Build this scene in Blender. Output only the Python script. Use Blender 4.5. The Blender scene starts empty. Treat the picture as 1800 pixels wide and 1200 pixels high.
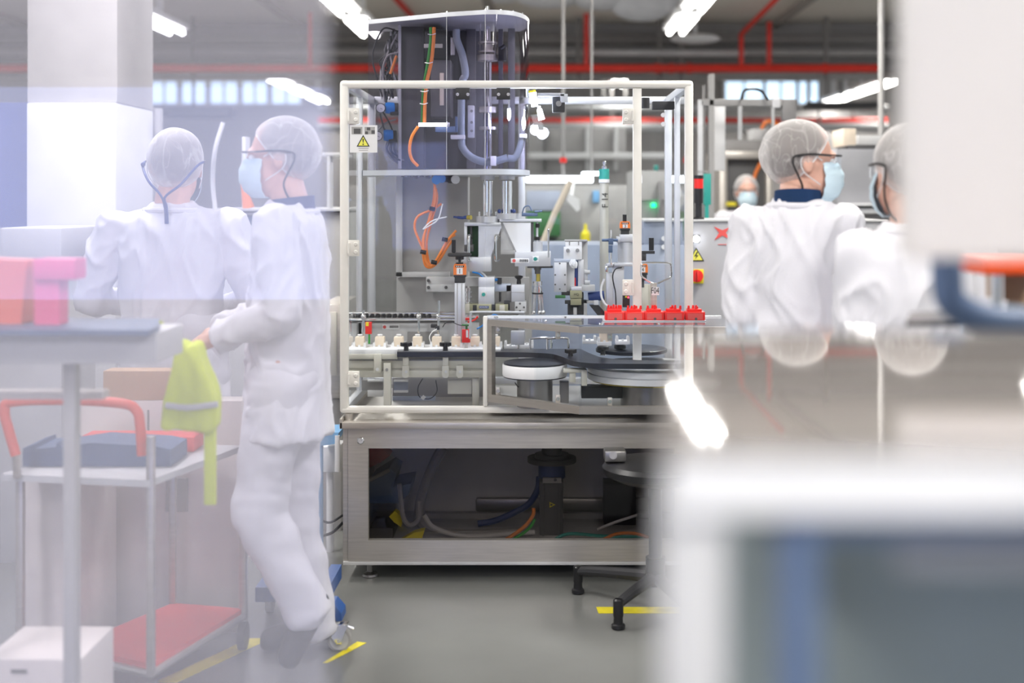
import bpy, bmesh, math, random
from mathutils import Vector, Matrix, noise

random.seed(7)
S = bpy.context.scene
COL = S.collection
PI = math.pi

# ------------------------------------------------------------------ camera
CAM_H, FPX, CX, CY = 1.49, 2250.0, 950.0, 350.0
cd = bpy.data.cameras.new('camera'); cam = bpy.data.objects.new('camera', cd); COL.objects.link(cam)
cam.location = (0, 0, CAM_H); cam.rotation_euler = (PI / 2, 0, 0)
cd.sensor_fit = 'HORIZONTAL'; cd.sensor_width = 36.0; cd.lens = 45.0
cd.shift_x = (900.0 - CX) / 1800.0
cd.shift_y = -(600.0 - CY) / 1800.0
cd.clip_start = 0.05; cd.clip_end = 100
cd.dof.use_dof = True; cd.dof.focus_distance = 5.0; cd.dof.aperture_fstop = 1.35
S.camera = cam

# ------------------------------------------------------------------ world, exposure, large lights
w = bpy.data.worlds.new('world'); S.world = w; w.use_nodes = True
bg = w.node_tree.nodes['Background']; bg.inputs[0].default_value = (0.90, 0.93, 1.0, 1); bg.inputs[1].default_value = 0.75
S.view_settings.view_transform = 'Standard'; S.view_settings.look = 'None'
S.view_settings.gamma = 1.0; S.view_settings.use_curve_mapping = False
S.view_settings.exposure = 0.45
S.cycles.transparent_max_bounces = 40; S.cycles.max_bounces = 10
S.cycles.sample_clamp_indirect = 6.0

def area(name, loc, sx, sy, power, color=(1, 1, 1), rot=(0, 0, 0)):
    l = bpy.data.lights.new(name, 'AREA'); l.shape = 'RECTANGLE'; l.size = sx; l.size_y = sy
    l.energy = power; l.color = color
    o = bpy.data.objects.new(name, l); COL.objects.link(o); o.location = loc; o.rotation_euler = rot
    return o
LAMPS = [(x, y) for x in (-1.85, 1.45) for y in (-1.5, 1.8, 5.0, 8.2)] + [(0.2, -3.6), (0.2, -0.9), (-1.85, 11.7), (-1.85, 13.3), (1.45, 11.5), (1.45, 13.1), (-3.9, 13.1), (-3.9, 9.5), (5.34, 13.3),  # the two centre lamps are added fill for surfaces facing the camera
         (-3.97, 19.6), (-3.97, 21.2), (-3.97, 22.8), (5.34, 20.0), (5.34, 21.3), (5.34, 22.4), (5.34, 23.3), (1.2, 19.5)]
for x, y in LAMPS:
    area('ceiling_lamp_light', (x, y, 3.225), 0.3, 1.2, 20 if x == 0.2 else 44 if y < 9 else 12, (1.0, 0.97, 0.93))

# ------------------------------------------------------------------ pixel to world measure (at a known depth)
def px(x, Y): return (x - CX) / FPX * Y
def pz(y, Y): return CAM_H - (y - CY) / FPX * Y
def P(x, y, Y): return Vector((px(x, Y), Y, pz(y, Y)))

# ------------------------------------------------------------------ materials
M = {}
def mat(name, col, rough=0.5, metal=0.0, bump=0.0, bscale=40.0, vary=0.0, vscale=6.0, brushed=False, emit=0.0, spec=0.5, coat=0.0, sheen=0.0):
    m = bpy.data.materials.new(name); m.use_nodes = True; M[name] = m
    nt = m.node_tree; b = nt.nodes['Principled BSDF']
    b.inputs['Base Color'].default_value = (*col, 1); b.inputs['Roughness'].default_value = rough
    b.inputs['Metallic'].default_value = metal; b.inputs['Specular IOR Level'].default_value = spec
    b.inputs['Coat Weight'].default_value = coat
    if emit:
        b.inputs['Emission Color'].default_value = (*col, 1); b.inputs['Emission Strength'].default_value = emit
    tc = nt.nodes.new('ShaderNodeTexCoord')
    mp = nt.nodes.new('ShaderNodeMapping'); nt.links.new(tc.outputs['Object'], mp.inputs[0])
    if brushed: mp.inputs['Scale'].default_value = (1, 1, 18)
    n = nt.nodes.new('ShaderNodeTexNoise'); n.inputs['Scale'].default_value = vscale; n.inputs['Detail'].default_value = 4
    nt.links.new(mp.outputs[0], n.inputs['Vector'])
    v = vary if vary else 0.06
    r = nt.nodes.new('ShaderNodeValToRGB')
    r.color_ramp.elements[0].position = 0.3; r.color_ramp.elements[1].position = 0.7
    r.color_ramp.elements[0].color = (*[c * (1 - v) for c in col], 1)
    r.color_ramp.elements[1].color = (*[min(1, c * (1 + v)) for c in col], 1)
    nt.links.new(n.outputs[0], r.inputs[0]); nt.links.new(r.outputs[0], b.inputs['Base Color'])
    if bump:
        n2 = nt.nodes.new('ShaderNodeTexNoise'); n2.inputs['Scale'].default_value = bscale; n2.inputs['Detail'].default_value = 3
        nt.links.new(tc.outputs['Object'], n2.inputs['Vector'])
        bu = nt.nodes.new('ShaderNodeBump'); bu.inputs['Strength'].default_value = bump; bu.inputs['Distance'].default_value = 0.01
        nt.links.new(n2.outputs[0], bu.inputs['Height']); nt.links.new(bu.outputs[0], b.inputs['Normal'])
    return m
def clear(name, tint=(0.97, 0.98, 0.98), refl=1.45, rough=0.0, haze=0.0, hcol=(0.9, 0.9, 0.95), glossw=1.0):
    m = bpy.data.materials.new(name); m.use_nodes = True; M[name] = m
    nt = m.node_tree; nt.nodes.clear()
    out = nt.nodes.new('ShaderNodeOutputMaterial'); t = nt.nodes.new('ShaderNodeBsdfTransparent'); t.inputs[0].default_value = (*tint, 1)
    g = nt.nodes.new('ShaderNodeBsdfGlossy'); g.inputs['Roughness'].default_value = rough; g.inputs[0].default_value = (glossw, glossw, glossw, 1)
    f = nt.nodes.new('ShaderNodeFresnel'); f.inputs[0].default_value = refl
    mx = nt.nodes.new('ShaderNodeMixShader')
    ge = nt.nodes.new('ShaderNodeNewGeometry'); inv = nt.nodes.new('ShaderNodeMath'); inv.operation = 'SUBTRACT'; inv.inputs[0].default_value = 1.0
    mu = nt.nodes.new('ShaderNodeMath'); mu.operation = 'MULTIPLY'; nt.links.new(ge.outputs['Backfacing'], inv.inputs[1])
    nt.links.new(f.outputs[0], mu.inputs[0]); nt.links.new(inv.outputs[0], mu.inputs[1])   # one reflection per sheet, on its outer side
    nt.links.new(mu.outputs[0], mx.inputs[0]); nt.links.new(t.outputs[0], mx.inputs[1]); nt.links.new(g.outputs[0], mx.inputs[2])
    last = mx
    if haze:
        d = nt.nodes.new('ShaderNodeBsdfDiffuse'); d.inputs[0].default_value = (*hcol, 1)
        tr = nt.nodes.new('ShaderNodeBsdfTranslucent'); tr.inputs[0].default_value = (*hcol, 1)
        a = nt.nodes.new('ShaderNodeMixShader'); a.inputs[0].default_value = 0.5
        nt.links.new(d.outputs[0], a.inputs[1]); nt.links.new(tr.outputs[0], a.inputs[2])
        b = nt.nodes.new('ShaderNodeMixShader'); b.inputs[0].default_value = haze
        nt.links.new(mx.outputs[0], b.inputs[1]); nt.links.new(a.outputs[0], b.inputs[2]); last = b
    nt.links.new(last.outputs[0], out.inputs[0])
    return m
mat('steel_rail', (0.42, 0.39, 0.35), 0.32, 0.75, brushed=True)
mat('wall_far', (0.30, 0.29, 0.285), 0.8)
mat('plate_dark', (0.13, 0.125, 0.13), 0.5)
mat('steel', (0.54, 0.505, 0.46), 0.38, 0.6, vary=0.08, brushed=True)
mat('steel_dark', (0.30, 0.29, 0.28), 0.35, 0.9)
mat('chrome', (0.80, 0.80, 0.80), 0.12, 1.0)
mat('alu', (0.66, 0.67, 0.70), 0.42, 0.55, vary=0.03)
mat('alu_blue', (0.55, 0.60, 0.70), 0.45, 0.4)
mat('alu_beige', (0.63, 0.61, 0.53), 0.45, 0.3)
mat('frame_paint', (0.80, 0.78, 0.73), 0.38)
mat('hinge', (0.74, 0.72, 0.67), 0.45)
mat('white', (0.85, 0.85, 0.86), 0.45)
mat('white_gloss', (0.88, 0.88, 0.88), 0.15)
mat('cream', (0.82, 0.70, 0.56), 0.5)
mat('black', (0.012, 0.012, 0.014), 0.38)
mat('black_soft', (0.03, 0.03, 0.033), 0.6)
mat('guide', (0.018, 0.02, 0.03), 0.3)
mat('grey_dark', (0.09, 0.088, 0.09), 0.5)
mat('grey', (0.30, 0.29, 0.285), 0.5)
mat('grey_mid', (0.42, 0.41, 0.40), 0.55)
mat('grey_light', (0.60, 0.60, 0.60), 0.5)
mat('panel_blue', (0.38, 0.42, 0.52), 0.45)
mat('hose', (0.26, 0.30, 0.34), 0.4)
mat('orange', (0.90, 0.22, 0.03), 0.4)
mat('orange_red', (0.92, 0.10, 0.015), 0.4)
mat('orange_cable', (0.85, 0.25, 0.04), 0.45)
mat('green_cable', (0.04, 0.38, 0.05), 0.45)
mat('green', (0.035, 0.16, 0.045), 0.5)
mat('teal', (0.02, 0.32, 0.27), 0.45)
mat('red', (0.80, 0.02, 0.015), 0.38)
mat('red_pipe', (0.75, 0.035, 0.02), 0.4)
mat('pink_red', (0.75, 0.10, 0.09), 0.45)
mat('blue', (0.01, 0.22, 0.65), 0.35)
mat('blue_dark', (0.02, 0.05, 0.22), 0.45)
mat('blue_grey', (0.10, 0.15, 0.26), 0.45)
mat('blue_light', (0.18, 0.42, 0.72), 0.5)
mat('yellow', (0.85, 0.72, 0.03), 0.55, vary=0.1, vscale=20)
mat('sign_yellow', (0.85, 0.82, 0.12), 0.5)
mat('hivis', (0.68, 0.78, 0.05), 0.7, bump=0.4, bscale=20)
mat('brass', (0.60, 0.48, 0.10), 0.3, 0.8)
mat('olive', (0.36, 0.35, 0.22), 0.45, 0.3)
mat('cardboard', (0.52, 0.36, 0.24), 0.8, vary=0.1)
mat('coat', (0.78, 0.77, 0.81), 0.75, bump=0.12, bscale=200, vary=0.015)
mat('coat_fold', (0.74, 0.73, 0.77), 0.75, vary=0.015)
mat('skin', (0.72, 0.42, 0.32), 0.5, vary=0.08, vscale=30)
mat('lips', (0.55, 0.22, 0.2), 0.5)
mat('hair', (0.13, 0.10, 0.085), 0.6, bump=0.5, bscale=150)
mat('hair_grey', (0.30, 0.28, 0.27), 0.6, bump=0.5, bscale=150)
mat('denim', (0.02, 0.07, 0.20), 0.8, bump=0.3, bscale=300)
mat('mask_blue', (0.60, 0.75, 0.83), 0.8, bump=0.25, bscale=60)
mat('glow', (1.0, 0.98, 0.93), emit=13.0)
mat('glow_led', (0.92, 0.95, 1.0), emit=6.0)
mat('glow_green', (0.0, 0.9, 0.25), emit=3.0)
mat('glow_red', (1.0, 0.05, 0.08), emit=3.0)
mat('day', (0.62, 0.80, 1.0), emit=1.0)
mat('day_behind', (0.42, 0.52, 1.0), emit=4.5)
mat('ink', (0.02, 0.02, 0.02), 0.6)
mat('ceiling', (0.84, 0.80, 0.72), 0.7, vary=0.04, vscale=0.8)
mat('ceiling_beam', (0.36, 0.33, 0.30), 0.7)
mat('pipe_grey', (0.22, 0.21, 0.20), 0.5)
mat('wall', (0.37, 0.355, 0.345), 0.8, vary=0.06, vscale=1)
mat('duct_cloth', (0.75, 0.75, 0.77), 0.9)
mat('cabinet', (0.40, 0.40, 0.42), 0.5, vary=0.03)
mat('mirror_steel', (0.52, 0.48, 0.455), 0.04, 0.4, vary=0.02, spec=1.0)
# floor: grey sealed resin with scuffs
fm = mat('floor', (0.21, 0.215, 0.205), 0.24, vary=0.12, vscale=1.3, bump=0.02, bscale=90)
mat('panel_green', (0.36, 0.42, 0.42), 0.6)
mat('monitor', (0.74, 0.715, 0.70), 0.6, vary=0.02)
mat('cream_grey', (0.60, 0.58, 0.55), 0.6)
mat('reflection_blue', (0.16, 0.22, 0.60), 0.5)  # tint of the blue door reflection, painted on a solid panel
mat('red_soft', (0.80, 0.13, 0.09), 0.45)
mat('pink', (0.80, 0.10, 0.25), 0.5)
mat('white_warm', (0.72, 0.66, 0.62), 0.6)
mat('blue_dolly', (0.03, 0.10, 0.32), 0.45)
clear('glass', (0.965, 0.975, 0.98), refl=1.42)
clear('glass_lid', (0.93, 0.94, 0.97), refl=1.6)
clear('smoke', (0.80, 0.785, 0.84), refl=1.38)
clear('tint_dark', (0.75, 0.73, 0.72), refl=1.33)
clear('hazy', (0.90, 0.90, 0.96), refl=1.5, haze=0.17, hcol=(0.86, 0.85, 0.90))
clear('lens', (0.93, 0.95, 0.97), refl=1.5)
clear('film', (0.95, 0.95, 0.95), refl=1.3, haze=0.15)
def net(name):
    m = bpy.data.materials.new(name); m.use_nodes = True; M[name] = m
    nt = m.node_tree; nt.nodes.clear(); N = nt.nodes.new; L = nt.links.new
    out = N('ShaderNodeOutputMaterial'); t = N('ShaderNodeBsdfTransparent')
    d = N('ShaderNodeBsdfDiffuse'); d.inputs[0].default_value = (0.92, 0.90, 0.89, 1)
    tr = N('ShaderNodeBsdfTranslucent'); tr.inputs[0].default_value = (0.92, 0.90, 0.89, 1)
    a = N('ShaderNodeMixShader'); a.inputs[0].default_value = 0.3; L(d.outputs[0], a.inputs[1]); L(tr.outputs[0], a.inputs[2])
    tc = N('ShaderNodeTexCoord'); mp = N('ShaderNodeMapping'); mp.inputs['Scale'].default_value = (1, 1, 0.45); L(tc.outputs['Object'], mp.inputs[0])
    acc = None
    for sc_, wd in ((9, .020), (15, .016), (25, .013)):
        no = N('ShaderNodeTexNoise'); no.inputs['Scale'].default_value = sc_; no.inputs['Detail'].default_value = 1; no.inputs['Distortion'].default_value = 0.6
        L(mp.outputs[0], no.inputs['Vector'])
        s = N('ShaderNodeMath'); s.operation = 'SUBTRACT'; s.inputs[1].default_value = 0.5; L(no.outputs[0], s.inputs[0])
        ab = N('ShaderNodeMath'); ab.operation = 'ABSOLUTE'; L(s.outputs[0], ab.inputs[0])
        r = N('ShaderNodeMapRange'); r.inputs[1].default_value = 0.0; r.inputs[2].default_value = wd; r.inputs[3].default_value = 0.20; r.inputs[4].default_value = 0.0; L(ab.outputs[0], r.inputs[0])
        if acc is None: acc = r
        else:
            ad = N('ShaderNodeMath'); ad.operation = 'ADD'; L(acc.outputs[0], ad.inputs[0]); L(r.outputs[0], ad.inputs[1]); acc = ad
    lw = N('ShaderNodeLayerWeight'); lw.inputs[0].default_value = 0.35
    r2 = N('ShaderNodeMapRange'); r2.inputs[3].default_value = 0.30; r2.inputs[4].default_value = 0.85; L(lw.outputs['Facing'], r2.inputs[0])
    ad = N('ShaderNodeMath'); ad.operation = 'ADD'; ad.use_clamp = True; L(acc.outputs[0], ad.inputs[0]); L(r2.outputs[0], ad.inputs[1])
    mx = N('ShaderNodeMixShader'); L(ad.outputs[0], mx.inputs[0]); L(t.outputs[0], mx.inputs[1]); L(a.outputs[0], mx.inputs[2]); L(mx.outputs[0], out.inputs[0])
net('hairnet')

# ------------------------------------------------------------------ building helpers
def wloc(o):
    v = Vector((0, 0, 0))
    while o is not None:
        v += o.location; o = o.parent
    return v
def tag(o, label=None, cat=None, group=None, kind=None):
    if label: o['label'] = label
    if cat: o['category'] = cat
    if group: o['group'] = group
    if kind: o['kind'] = kind
    return o
def thing(name, label, cat, loc=(0, 0, 0), group=None):
    o = bpy.data.objects.new(name, None); COL.objects.link(o); o.location = loc; o.empty_display_size = 0.05
    return tag(o, label, cat, group)
def dup(root, loc, label=None, group=None, rz=None):
    def cp(o, par):
        c = o.copy(); COL.objects.link(c)
        if par is not None: c.parent = par
        for k in o.children: cp(k, c)
        return c
    r = cp(root, None); r.location = loc
    if rz is not None: r.rotation_euler = (0, 0, rz)
    return tag(r, label, None, group)
def catmull(pts, n=8):
    pts = [Vector(p) for p in pts]
    if len(pts) < 3: return pts
    out = []
    q = [2 * pts[0] - pts[1]] + pts + [2 * pts[-1] - pts[-2]]
    for i in range(1, len(q) - 2):
        a, b, c, d = q[i - 1], q[i], q[i + 1], q[i + 2]
        for k in range(n):
            t = k / n
            out.append(0.5 * ((2 * b) + (c - a) * t + (2 * a - 5 * b + 4 * c - d) * t * t + (3 * b - a - 3 * c + d) * t ** 3))
    out.append(pts[-1]); return out
class B:
    def __init__(s): s.bm = bmesh.new()
    def box(s, x0, x1, y0, y1, z0, z1, bev=0.0):
        vs = [s.bm.verts.new((x, y, z)) for z in (z0, z1) for y in (y0, y1) for x in (x0, x1)]
        fs = [s.bm.faces.new([vs[i] for i in f]) for f in ((0, 2, 3, 1), (4, 5, 7, 6), (0, 1, 5, 4), (2, 6, 7, 3), (0, 4, 6, 2), (1, 3, 7, 5))]
        if bev:
            es = list({e for f in fs for e in f.edges})
            bmesh.ops.bevel(s.bm, geom=es, offset=bev, segments=2, affect='EDGES', profile=0.5)
        return s
    def r(s, x0, y0, x1, y1, Y, dy, bev=0.0008):
        return s.box(px(x0, Y), px(x1, Y), Y, Y + dy, pz(y1, Y), pz(y0, Y), bev)
    def ring(s, c, r, u, v, n):
        return [s.bm.verts.new(c + u * (math.cos(2 * PI * k / n) * r) + v * (math.sin(2 * PI * k / n) * r)) for k in range(n)]
    def cyl(s, p0, p1, r0, r1=None, n=20):
        p0, p1 = Vector(p0), Vector(p1); r1 = r0 if r1 is None else r1
        d = (p1 - p0).normalized(); u = d.orthogonal().normalized(); v = d.cross(u)
        a = s.ring(p0, r0, u, v, n); b = s.ring(p1, r1, u, v, n)
        for k in range(n): s.bm.faces.new((a[k], a[(k + 1) % n], b[(k + 1) % n], b[k]))
        s.bm.faces.new(a[::-1]); s.bm.faces.new(b); return s
    def vcyl(s, x, ya, yb, wpx, Y, n=20):   # vertical cylinder by picture measure
        return s.cyl(P(x, yb, Y), P(x, ya, Y), wpx / 2 / FPX * Y, n=n)
    def tube(s, pts, r, n=8, smooth=True, sub=7):
        pts = catmull(pts, sub) if smooth else [Vector(p) for p in pts]
        rings = []; u = None
        for i, p in enumerate(pts):
            d = (pts[min(i + 1, len(pts) - 1)] - pts[max(i - 1, 0)]).normalized()
            u = d.orthogonal().normalized() if u is None else (u - d * u.dot(d)).normalized()
            rr = r(i / (len(pts) - 1)) if callable(r) else r
            rings.append(s.ring(p, rr, u, d.cross(u), n))
        for a, b in zip(rings, rings[1:]):
            for k in range(n): s.bm.faces.new((a[k], a[(k + 1) % n], b[(k + 1) % n], b[k]))
        s.bm.faces.new(rings[0][::-1]); s.bm.faces.new(rings[-1]); return s
    def lathe(s, prof, c, n=32, axis=(0, 0, 1)):
        c = Vector(c); ax = Vector(axis).normalized(); u = ax.orthogonal().normalized(); v = ax.cross(u)
        rings = [s.ring(c + ax * z, max(r, 1e-4), u, v, n) for r, z in prof]
        for a, b in zip(rings, rings[1:]):
            for k in range(n): s.bm.faces.new((a[k], a[(k + 1) % n], b[(k + 1) % n], b[k]))
        s.bm.faces.new(rings[0][::-1]); s.bm.faces.new(rings[-1]); return s
    def prism(s, pts, y0, y1):     # outline in x,z swept along y
        a = [s.bm.verts.new((x, y0, z)) for x, z in pts]; b = [s.bm.verts.new((x, y1, z)) for x, z in pts]
        n = len(a); s.bm.faces.new(a); s.bm.faces.new(b[::-1])
        for k in range(n): s.bm.faces.new((a[k], b[k], b[(k + 1) % n], a[(k + 1) % n]))
        return s
    def pp(s, pts, Y, dy): return s.prism([(px(x, Y), pz(y, Y)) for x, y in pts], Y, Y + dy)
    def slab(s, pts, z0, z1):      # outline in x,y swept along z
        a = [s.bm.verts.new((x, y, z0)) for x, y in pts]; b = [s.bm.verts.new((x, y, z1)) for x, y in pts]
        n = len(a); s.bm.faces.new(a[::-1]); s.bm.faces.new(b)
        for k in range(n): s.bm.faces.new((a[k], a[(k + 1) % n], b[(k + 1) % n], b[k]))
        return s
    def ball(s, c, rx, ry=None, rz=None, n=16, R=None):
        ry = ry or rx; rz = rz or rx; m = Matrix.Translation(c)
        if R is not None: m = m @ R.to_4x4()
        bmesh.ops.create_uvsphere(s.bm, u_segments=n, v_segments=max(6, n // 2 + 2), radius=1.0, matrix=m @ Matrix.Diagonal((rx, ry, rz, 1)))
        return s
    def cap(s, p0, p1, r0, r1=None, n=14):
        r1 = r1 or r0; s.cyl(p0, p1, r0, r1, n=n); s.ball(p0, r0, n=n); s.ball(p1, r1, n=n); return s
    def hexa(s, q0, q1):           # two quads -> closed hexahedron
        a = [s.bm.verts.new(p) for p in q0]; b = [s.bm.verts.new(p) for p in q1]
        s.bm.faces.new(a); s.bm.faces.new(b[::-1])
        for k in range(4): s.bm.faces.new((a[k], b[k], b[(k + 1) % 4], a[(k + 1) % 4]))
        return s
    def done(s, name, m, parent=None, label=None, cat=None, group=None, kind=None, smooth=True, angle=0.6):
        bmesh.ops.recalc_face_normals(s.bm, faces=s.bm.faces)
        me = bpy.data.meshes.new(name)
        if parent is not None: off = wloc(parent)
        else:
            xs = [v.co for v in s.bm.verts]
            off = Vector(((min(v.x for v in xs) + max(v.x for v in xs)) / 2, (min(v.y for v in xs) + max(v.y for v in xs)) / 2, min(v.z for v in xs)))
        bmesh.ops.translate(s.bm, verts=s.bm.verts, vec=-off)
        for f in s.bm.faces: f.smooth = smooth
        if smooth:
            for e in s.bm.edges:
                if len(e.link_faces) == 2 and e.calc_face_angle(0) > angle: e.smooth = False
        s.bm.to_mesh(me); s.bm.free()
        me.materials.append(M[m] if isinstance(m, str) else m)
        o = bpy.data.objects.new(name, me); COL.objects.link(o)
        if parent is not None: o.parent = parent
        else: o.location = off
        return tag(o, label, cat, group, kind)
def struct(b, name, m): return b.done(name, m, kind='structure')
def text(s, loc, size, m, parent, name='lettering', rot=(PI / 2, 0, 0), sx=1.0, ext=0.0004):
    c = bpy.data.curves.new('t', 'FONT'); c.body = s; c.size = size; c.extrude = ext; c.align_x = 'CENTER'; c.align_y = 'CENTER'
    c.resolution_u = 3
    o = bpy.data.objects.new('t', c); COL.objects.link(o)
    dg = bpy.context.evaluated_depsgraph_get(); me = bpy.data.meshes.new_from_object(o.evaluated_get(dg)); bpy.data.objects.remove(o)
    from mathutils import Euler
    me.transform(Matrix.Translation(Vector(loc) - wloc(parent)) @ Euler(rot).to_matrix().to_4x4() @ Matrix.Diagonal((sx, 1, 1, 1)))
    me.materials.clear(); me.materials.append(M[m])
    t = bpy.data.objects.new(name, me); COL.objects.link(t); t.parent = parent
    return t
def remesh(b, name, m, parent, voxel, smooth=6, disp=None):
    me = bpy.data.meshes.new('tmp'); bmesh.ops.recalc_face_normals(b.bm, faces=b.bm.faces); b.bm.to_mesh(me); b.bm.free()
    o = bpy.data.objects.new('tmp', me); COL.objects.link(o)
    r = o.modifiers.new('r', 'REMESH'); r.mode = 'VOXEL'; r.voxel_size = voxel
    k = o.modifiers.new('s', 'SMOOTH'); k.factor = 0.5; k.iterations = smooth
    dg = bpy.context.evaluated_depsgraph_get(); e = bpy.data.meshes.new_from_object(o.evaluated_get(dg)); bpy.data.objects.remove(o)
    if disp:
        nrm = [v.normal.copy() for v in e.vertices]
        for v, nn in zip(e.vertices, nrm): v.co += nn * disp(v.co, nn)
    for p in e.polygons: p.use_smooth = True
    e.materials.clear(); e.materials.append(M[m])
    t = bpy.data.objects.new(name, e); COL.objects.link(t); t.parent = parent
    return t
# ================================================================== THE HALL
b = B(); b.box(-12, 12, -5, 24, -0.1, 0); struct(b, 'floor', 'floor')
b = B(); b.box(-12, 12, -5, 24, 3.75, 3.85); struct(b, 'ceiling', 'ceiling')
b = B(); b.box(-12, 12, 24, 24.15, 0, 3.75); struct(b, 'wall_back', 'wall')
b = B(); b.box(-12, 12, 16.5, 16.7, 3.12, 3.749); struct(b, 'trim_1', 'wall')
for i, x in enumerate([-9.5, -6.6, -3.1, -0.6, 3.0, 6.4, 9.6]):
    b = B(); b.box(x - 0.05, x + 0.05, -4.9, 23.9, 3.69, 3.75); struct(b, 'trim_%d' % (i + 2), 'ceiling_beam')
k = 9
for Y, y0, y1, dy in [(16.2, 60, 76, 0.2), (16.1, 88, 97, 0.15), (16.25, 106, 110, 0.1), (16.3, 131, 139, 0.15)]:
    b = B(); b.box(-10, 10, Y, Y + dy, pz(y1, Y), pz(y0, Y), 0.01); struct(b, 'trim_%d' % k, 'pipe_grey' if k % 2 else 'grey_mid'); k += 1
# windows of the far wall
n = 1
for x0, x1 in [(268, 312), (322, 362), (372, 418), (428, 470), (480, 528), (1275, 1340), (1346, 1398), (1404, 1440), (1640, 1690)]:
    b = B(); X0, X1 = px(x0, 23.95), px(x1, 23.95); z0, z1 = 3.28, 3.68
    for q in ((X0, X1, z0 - .05, z0), (X0, X1, z1, z1 + .05), (X0 - .05, X0, z0 - .05, z1 + .05), (X1, X1 + .05, z0 - .05, z1 + .05), ((X0 + X1) / 2 - .02, (X0 + X1) / 2 + .02, z0, z1)):
        b.box(q[0], q[1], 23.88, 24.0, q[2], q[3])
    f = struct(b, 'window_%d' % n, 'grey_light')
    b = B(); b.box(X0, X1, 23.93, 23.96, z0, z1); b.done('pane', 'day', f); n += 1
# wall with the daylight window behind the camera
b = B(); b.box(-12, -3.45, -5.1, -5, 0, 3.75); b.box(-1.05, 12, -5.1, -5, 0, 3.75); b.box(-3.45, -1.05, -5.1, -5, 0, 0.85); b.box(-3.45, -1.05, -5.1, -5, 2.2, 3.75)
struct(b, 'wall_rear', 'wall_far')
b = B()
for q in ((-3.45, -1.05, .85, .9), (-3.45, -1.05, 2.15, 2.2), (-3.45, -3.4, .85, 2.2), (-1.1, -1.05, .85, 2.2)): b.box(q[0], q[1], -5.08, -4.96, q[2], q[3])
f = struct(b, 'window_%d' % n, 'grey_light')
b = B(); b.box(-3.4, -1.1, -5.05, -5.03, .9, 2.15); b.done('pane', 'day_behind', f)

# ---- ceiling lamps
def lamp():
    t = thing('ceiling_lamp', '', 'lamp', (0, 0, 3.24), 'fluorescent ceiling lamps')
    b = B(); b.box(-.14, .14, -.62, .62, 3.30, 3.36, .01); b.prism([(-.03, 3.36), (.03, 3.36), (.03, 3.75), (-.03, 3.75)], -.02, .02); b.done('housing', 'white', t)
    for s in (-1, 1):
        b = B(); b.cyl((s * .07, -.6, 3.27), (s * .07, .6, 3.27), .025, n=10); b.done('tube', 'glow', t)
    return t
LL = {(-1.85, 11.7): 'fluorescent lamp above left of the smoked hood, nearer of its pair', (-1.85, 13.3): 'fluorescent lamp above left of the smoked hood, farther of its pair',
      (1.45, 11.5): 'fluorescent lamp cut by the top of the picture, right of the white duct', (1.45, 13.1): 'short looking fluorescent lamp right of the white cloth duct',
      (-3.9, 13.1): 'fluorescent lamp seen through the hazy door, above the hairnet worker',
      (-3.97, 19.6): 'nearest of the three far lamps above the walking worker', (-3.97, 21.2): 'middle of the three far lamps above the walking worker', (-3.97, 22.8): 'farthest of the three far lamps above the walking worker',
      (5.34, 20.0): 'nearest lamp of the far row right of the grey upright pipe', (5.34, 21.3): 'second nearest lamp of the far row at right', (5.34, 22.4): 'third lamp of the far row at right', (5.34, 23.3): 'farthest lamp of the far row at right'}
l0 = lamp()
for i, (x, y) in enumerate(LAMPS):
    lab = LL.get((x, y), 'lamp of the %s row, %s, out of the picture' % ('left' if x < -3 else 'middle left' if x < 0 else 'added centre fill' if x == 0.2 else 'far right' if x > 4 else 'middle right', 'well behind the camera' if y < -3 else 'behind the camera' if y < 0 else 'between camera and glass guard' if y < 4 else 'over the glass guard' if y < 7 else 'behind the glass guard' if y < 12 else 'near the grey bulkhead' if y < 15 else 'deep in the hall'))
    if i == 0: l0.location = (x, y, 3.24); l0['label'] = lab
    else: dup(l0, (x, y, 3.24), lab)

# ---- pipes and ducts
def pipe(name, pts, r, m, label, smooth=False, n=14):
    b = B(); b.tube(pts, r, n=n, smooth=smooth); return b.done(name, m, label=label, cat='pipe')
t = thing('sprinkler_pipe', 'long red pipe running across the hall under the ceiling', 'pipe', (0, 15.6, 3.05))
b = B(); b.cyl(P(-200, 120, 15.6), P(1550, 120, 15.6), .05); b.done('main_pipe', 'red_pipe', t)
for x, y in ((1031, 0), (1303, 60), (1352, 38)):
    b = B(); b.cyl(P(x, 119, 15.6), P(x, y, 15.6), .03, n=10); b.done('drop_pipe', 'red_pipe', t)
for x in (585, 700, 1155, 1180, 1212, 1450):
    b = B(); b.cyl(P(x - 4, 120, 15.6), P(x + 4, 120, 15.6), .062, n=16); b.done('coupling', 'red_pipe', t)
pipe('sprinkler_pipe', [P(1303, 60, 15.6), P(1375, -12, 13.5)], .03, 'red_pipe', 'thin red pipe slanting up across the ceiling panels at right')
pipe('sprinkler_pipe', [P(725, 30, 15.7), P(688, -10, 13.8)], .03, 'red_pipe', 'thin red pipe slanting above the smoked hood')
pipe('sprinkler_pipe', [P(545, 122, 15.5), (px(545, 15.5), 15.5, 3.75)], .025, 'red_pipe', 'short red upright pipe left of the smoked hood')
def hung(name, x0, x1, y, Y, r, m, label, cat, sup):
    t = thing(name, label, cat, P((x0 + x1) / 2, y, Y))
    k = B(); k.cyl(P(x0, y, Y), P(x1, y, Y), r, n=14); k.done('run', m, t)
    for x in sup:
        k = B(); k.cyl((px(x, Y), Y, 3.75), P(x, y, Y), .02, n=8); k.done('hanger_rod', 'pipe_grey', t)
hung('sprinkler_pipe', 560, 1560, 213, 20, .05, 'red_pipe', 'far red pipe low behind the workers and the guard', 'pipe', (640, 1075, 1500))
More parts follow.
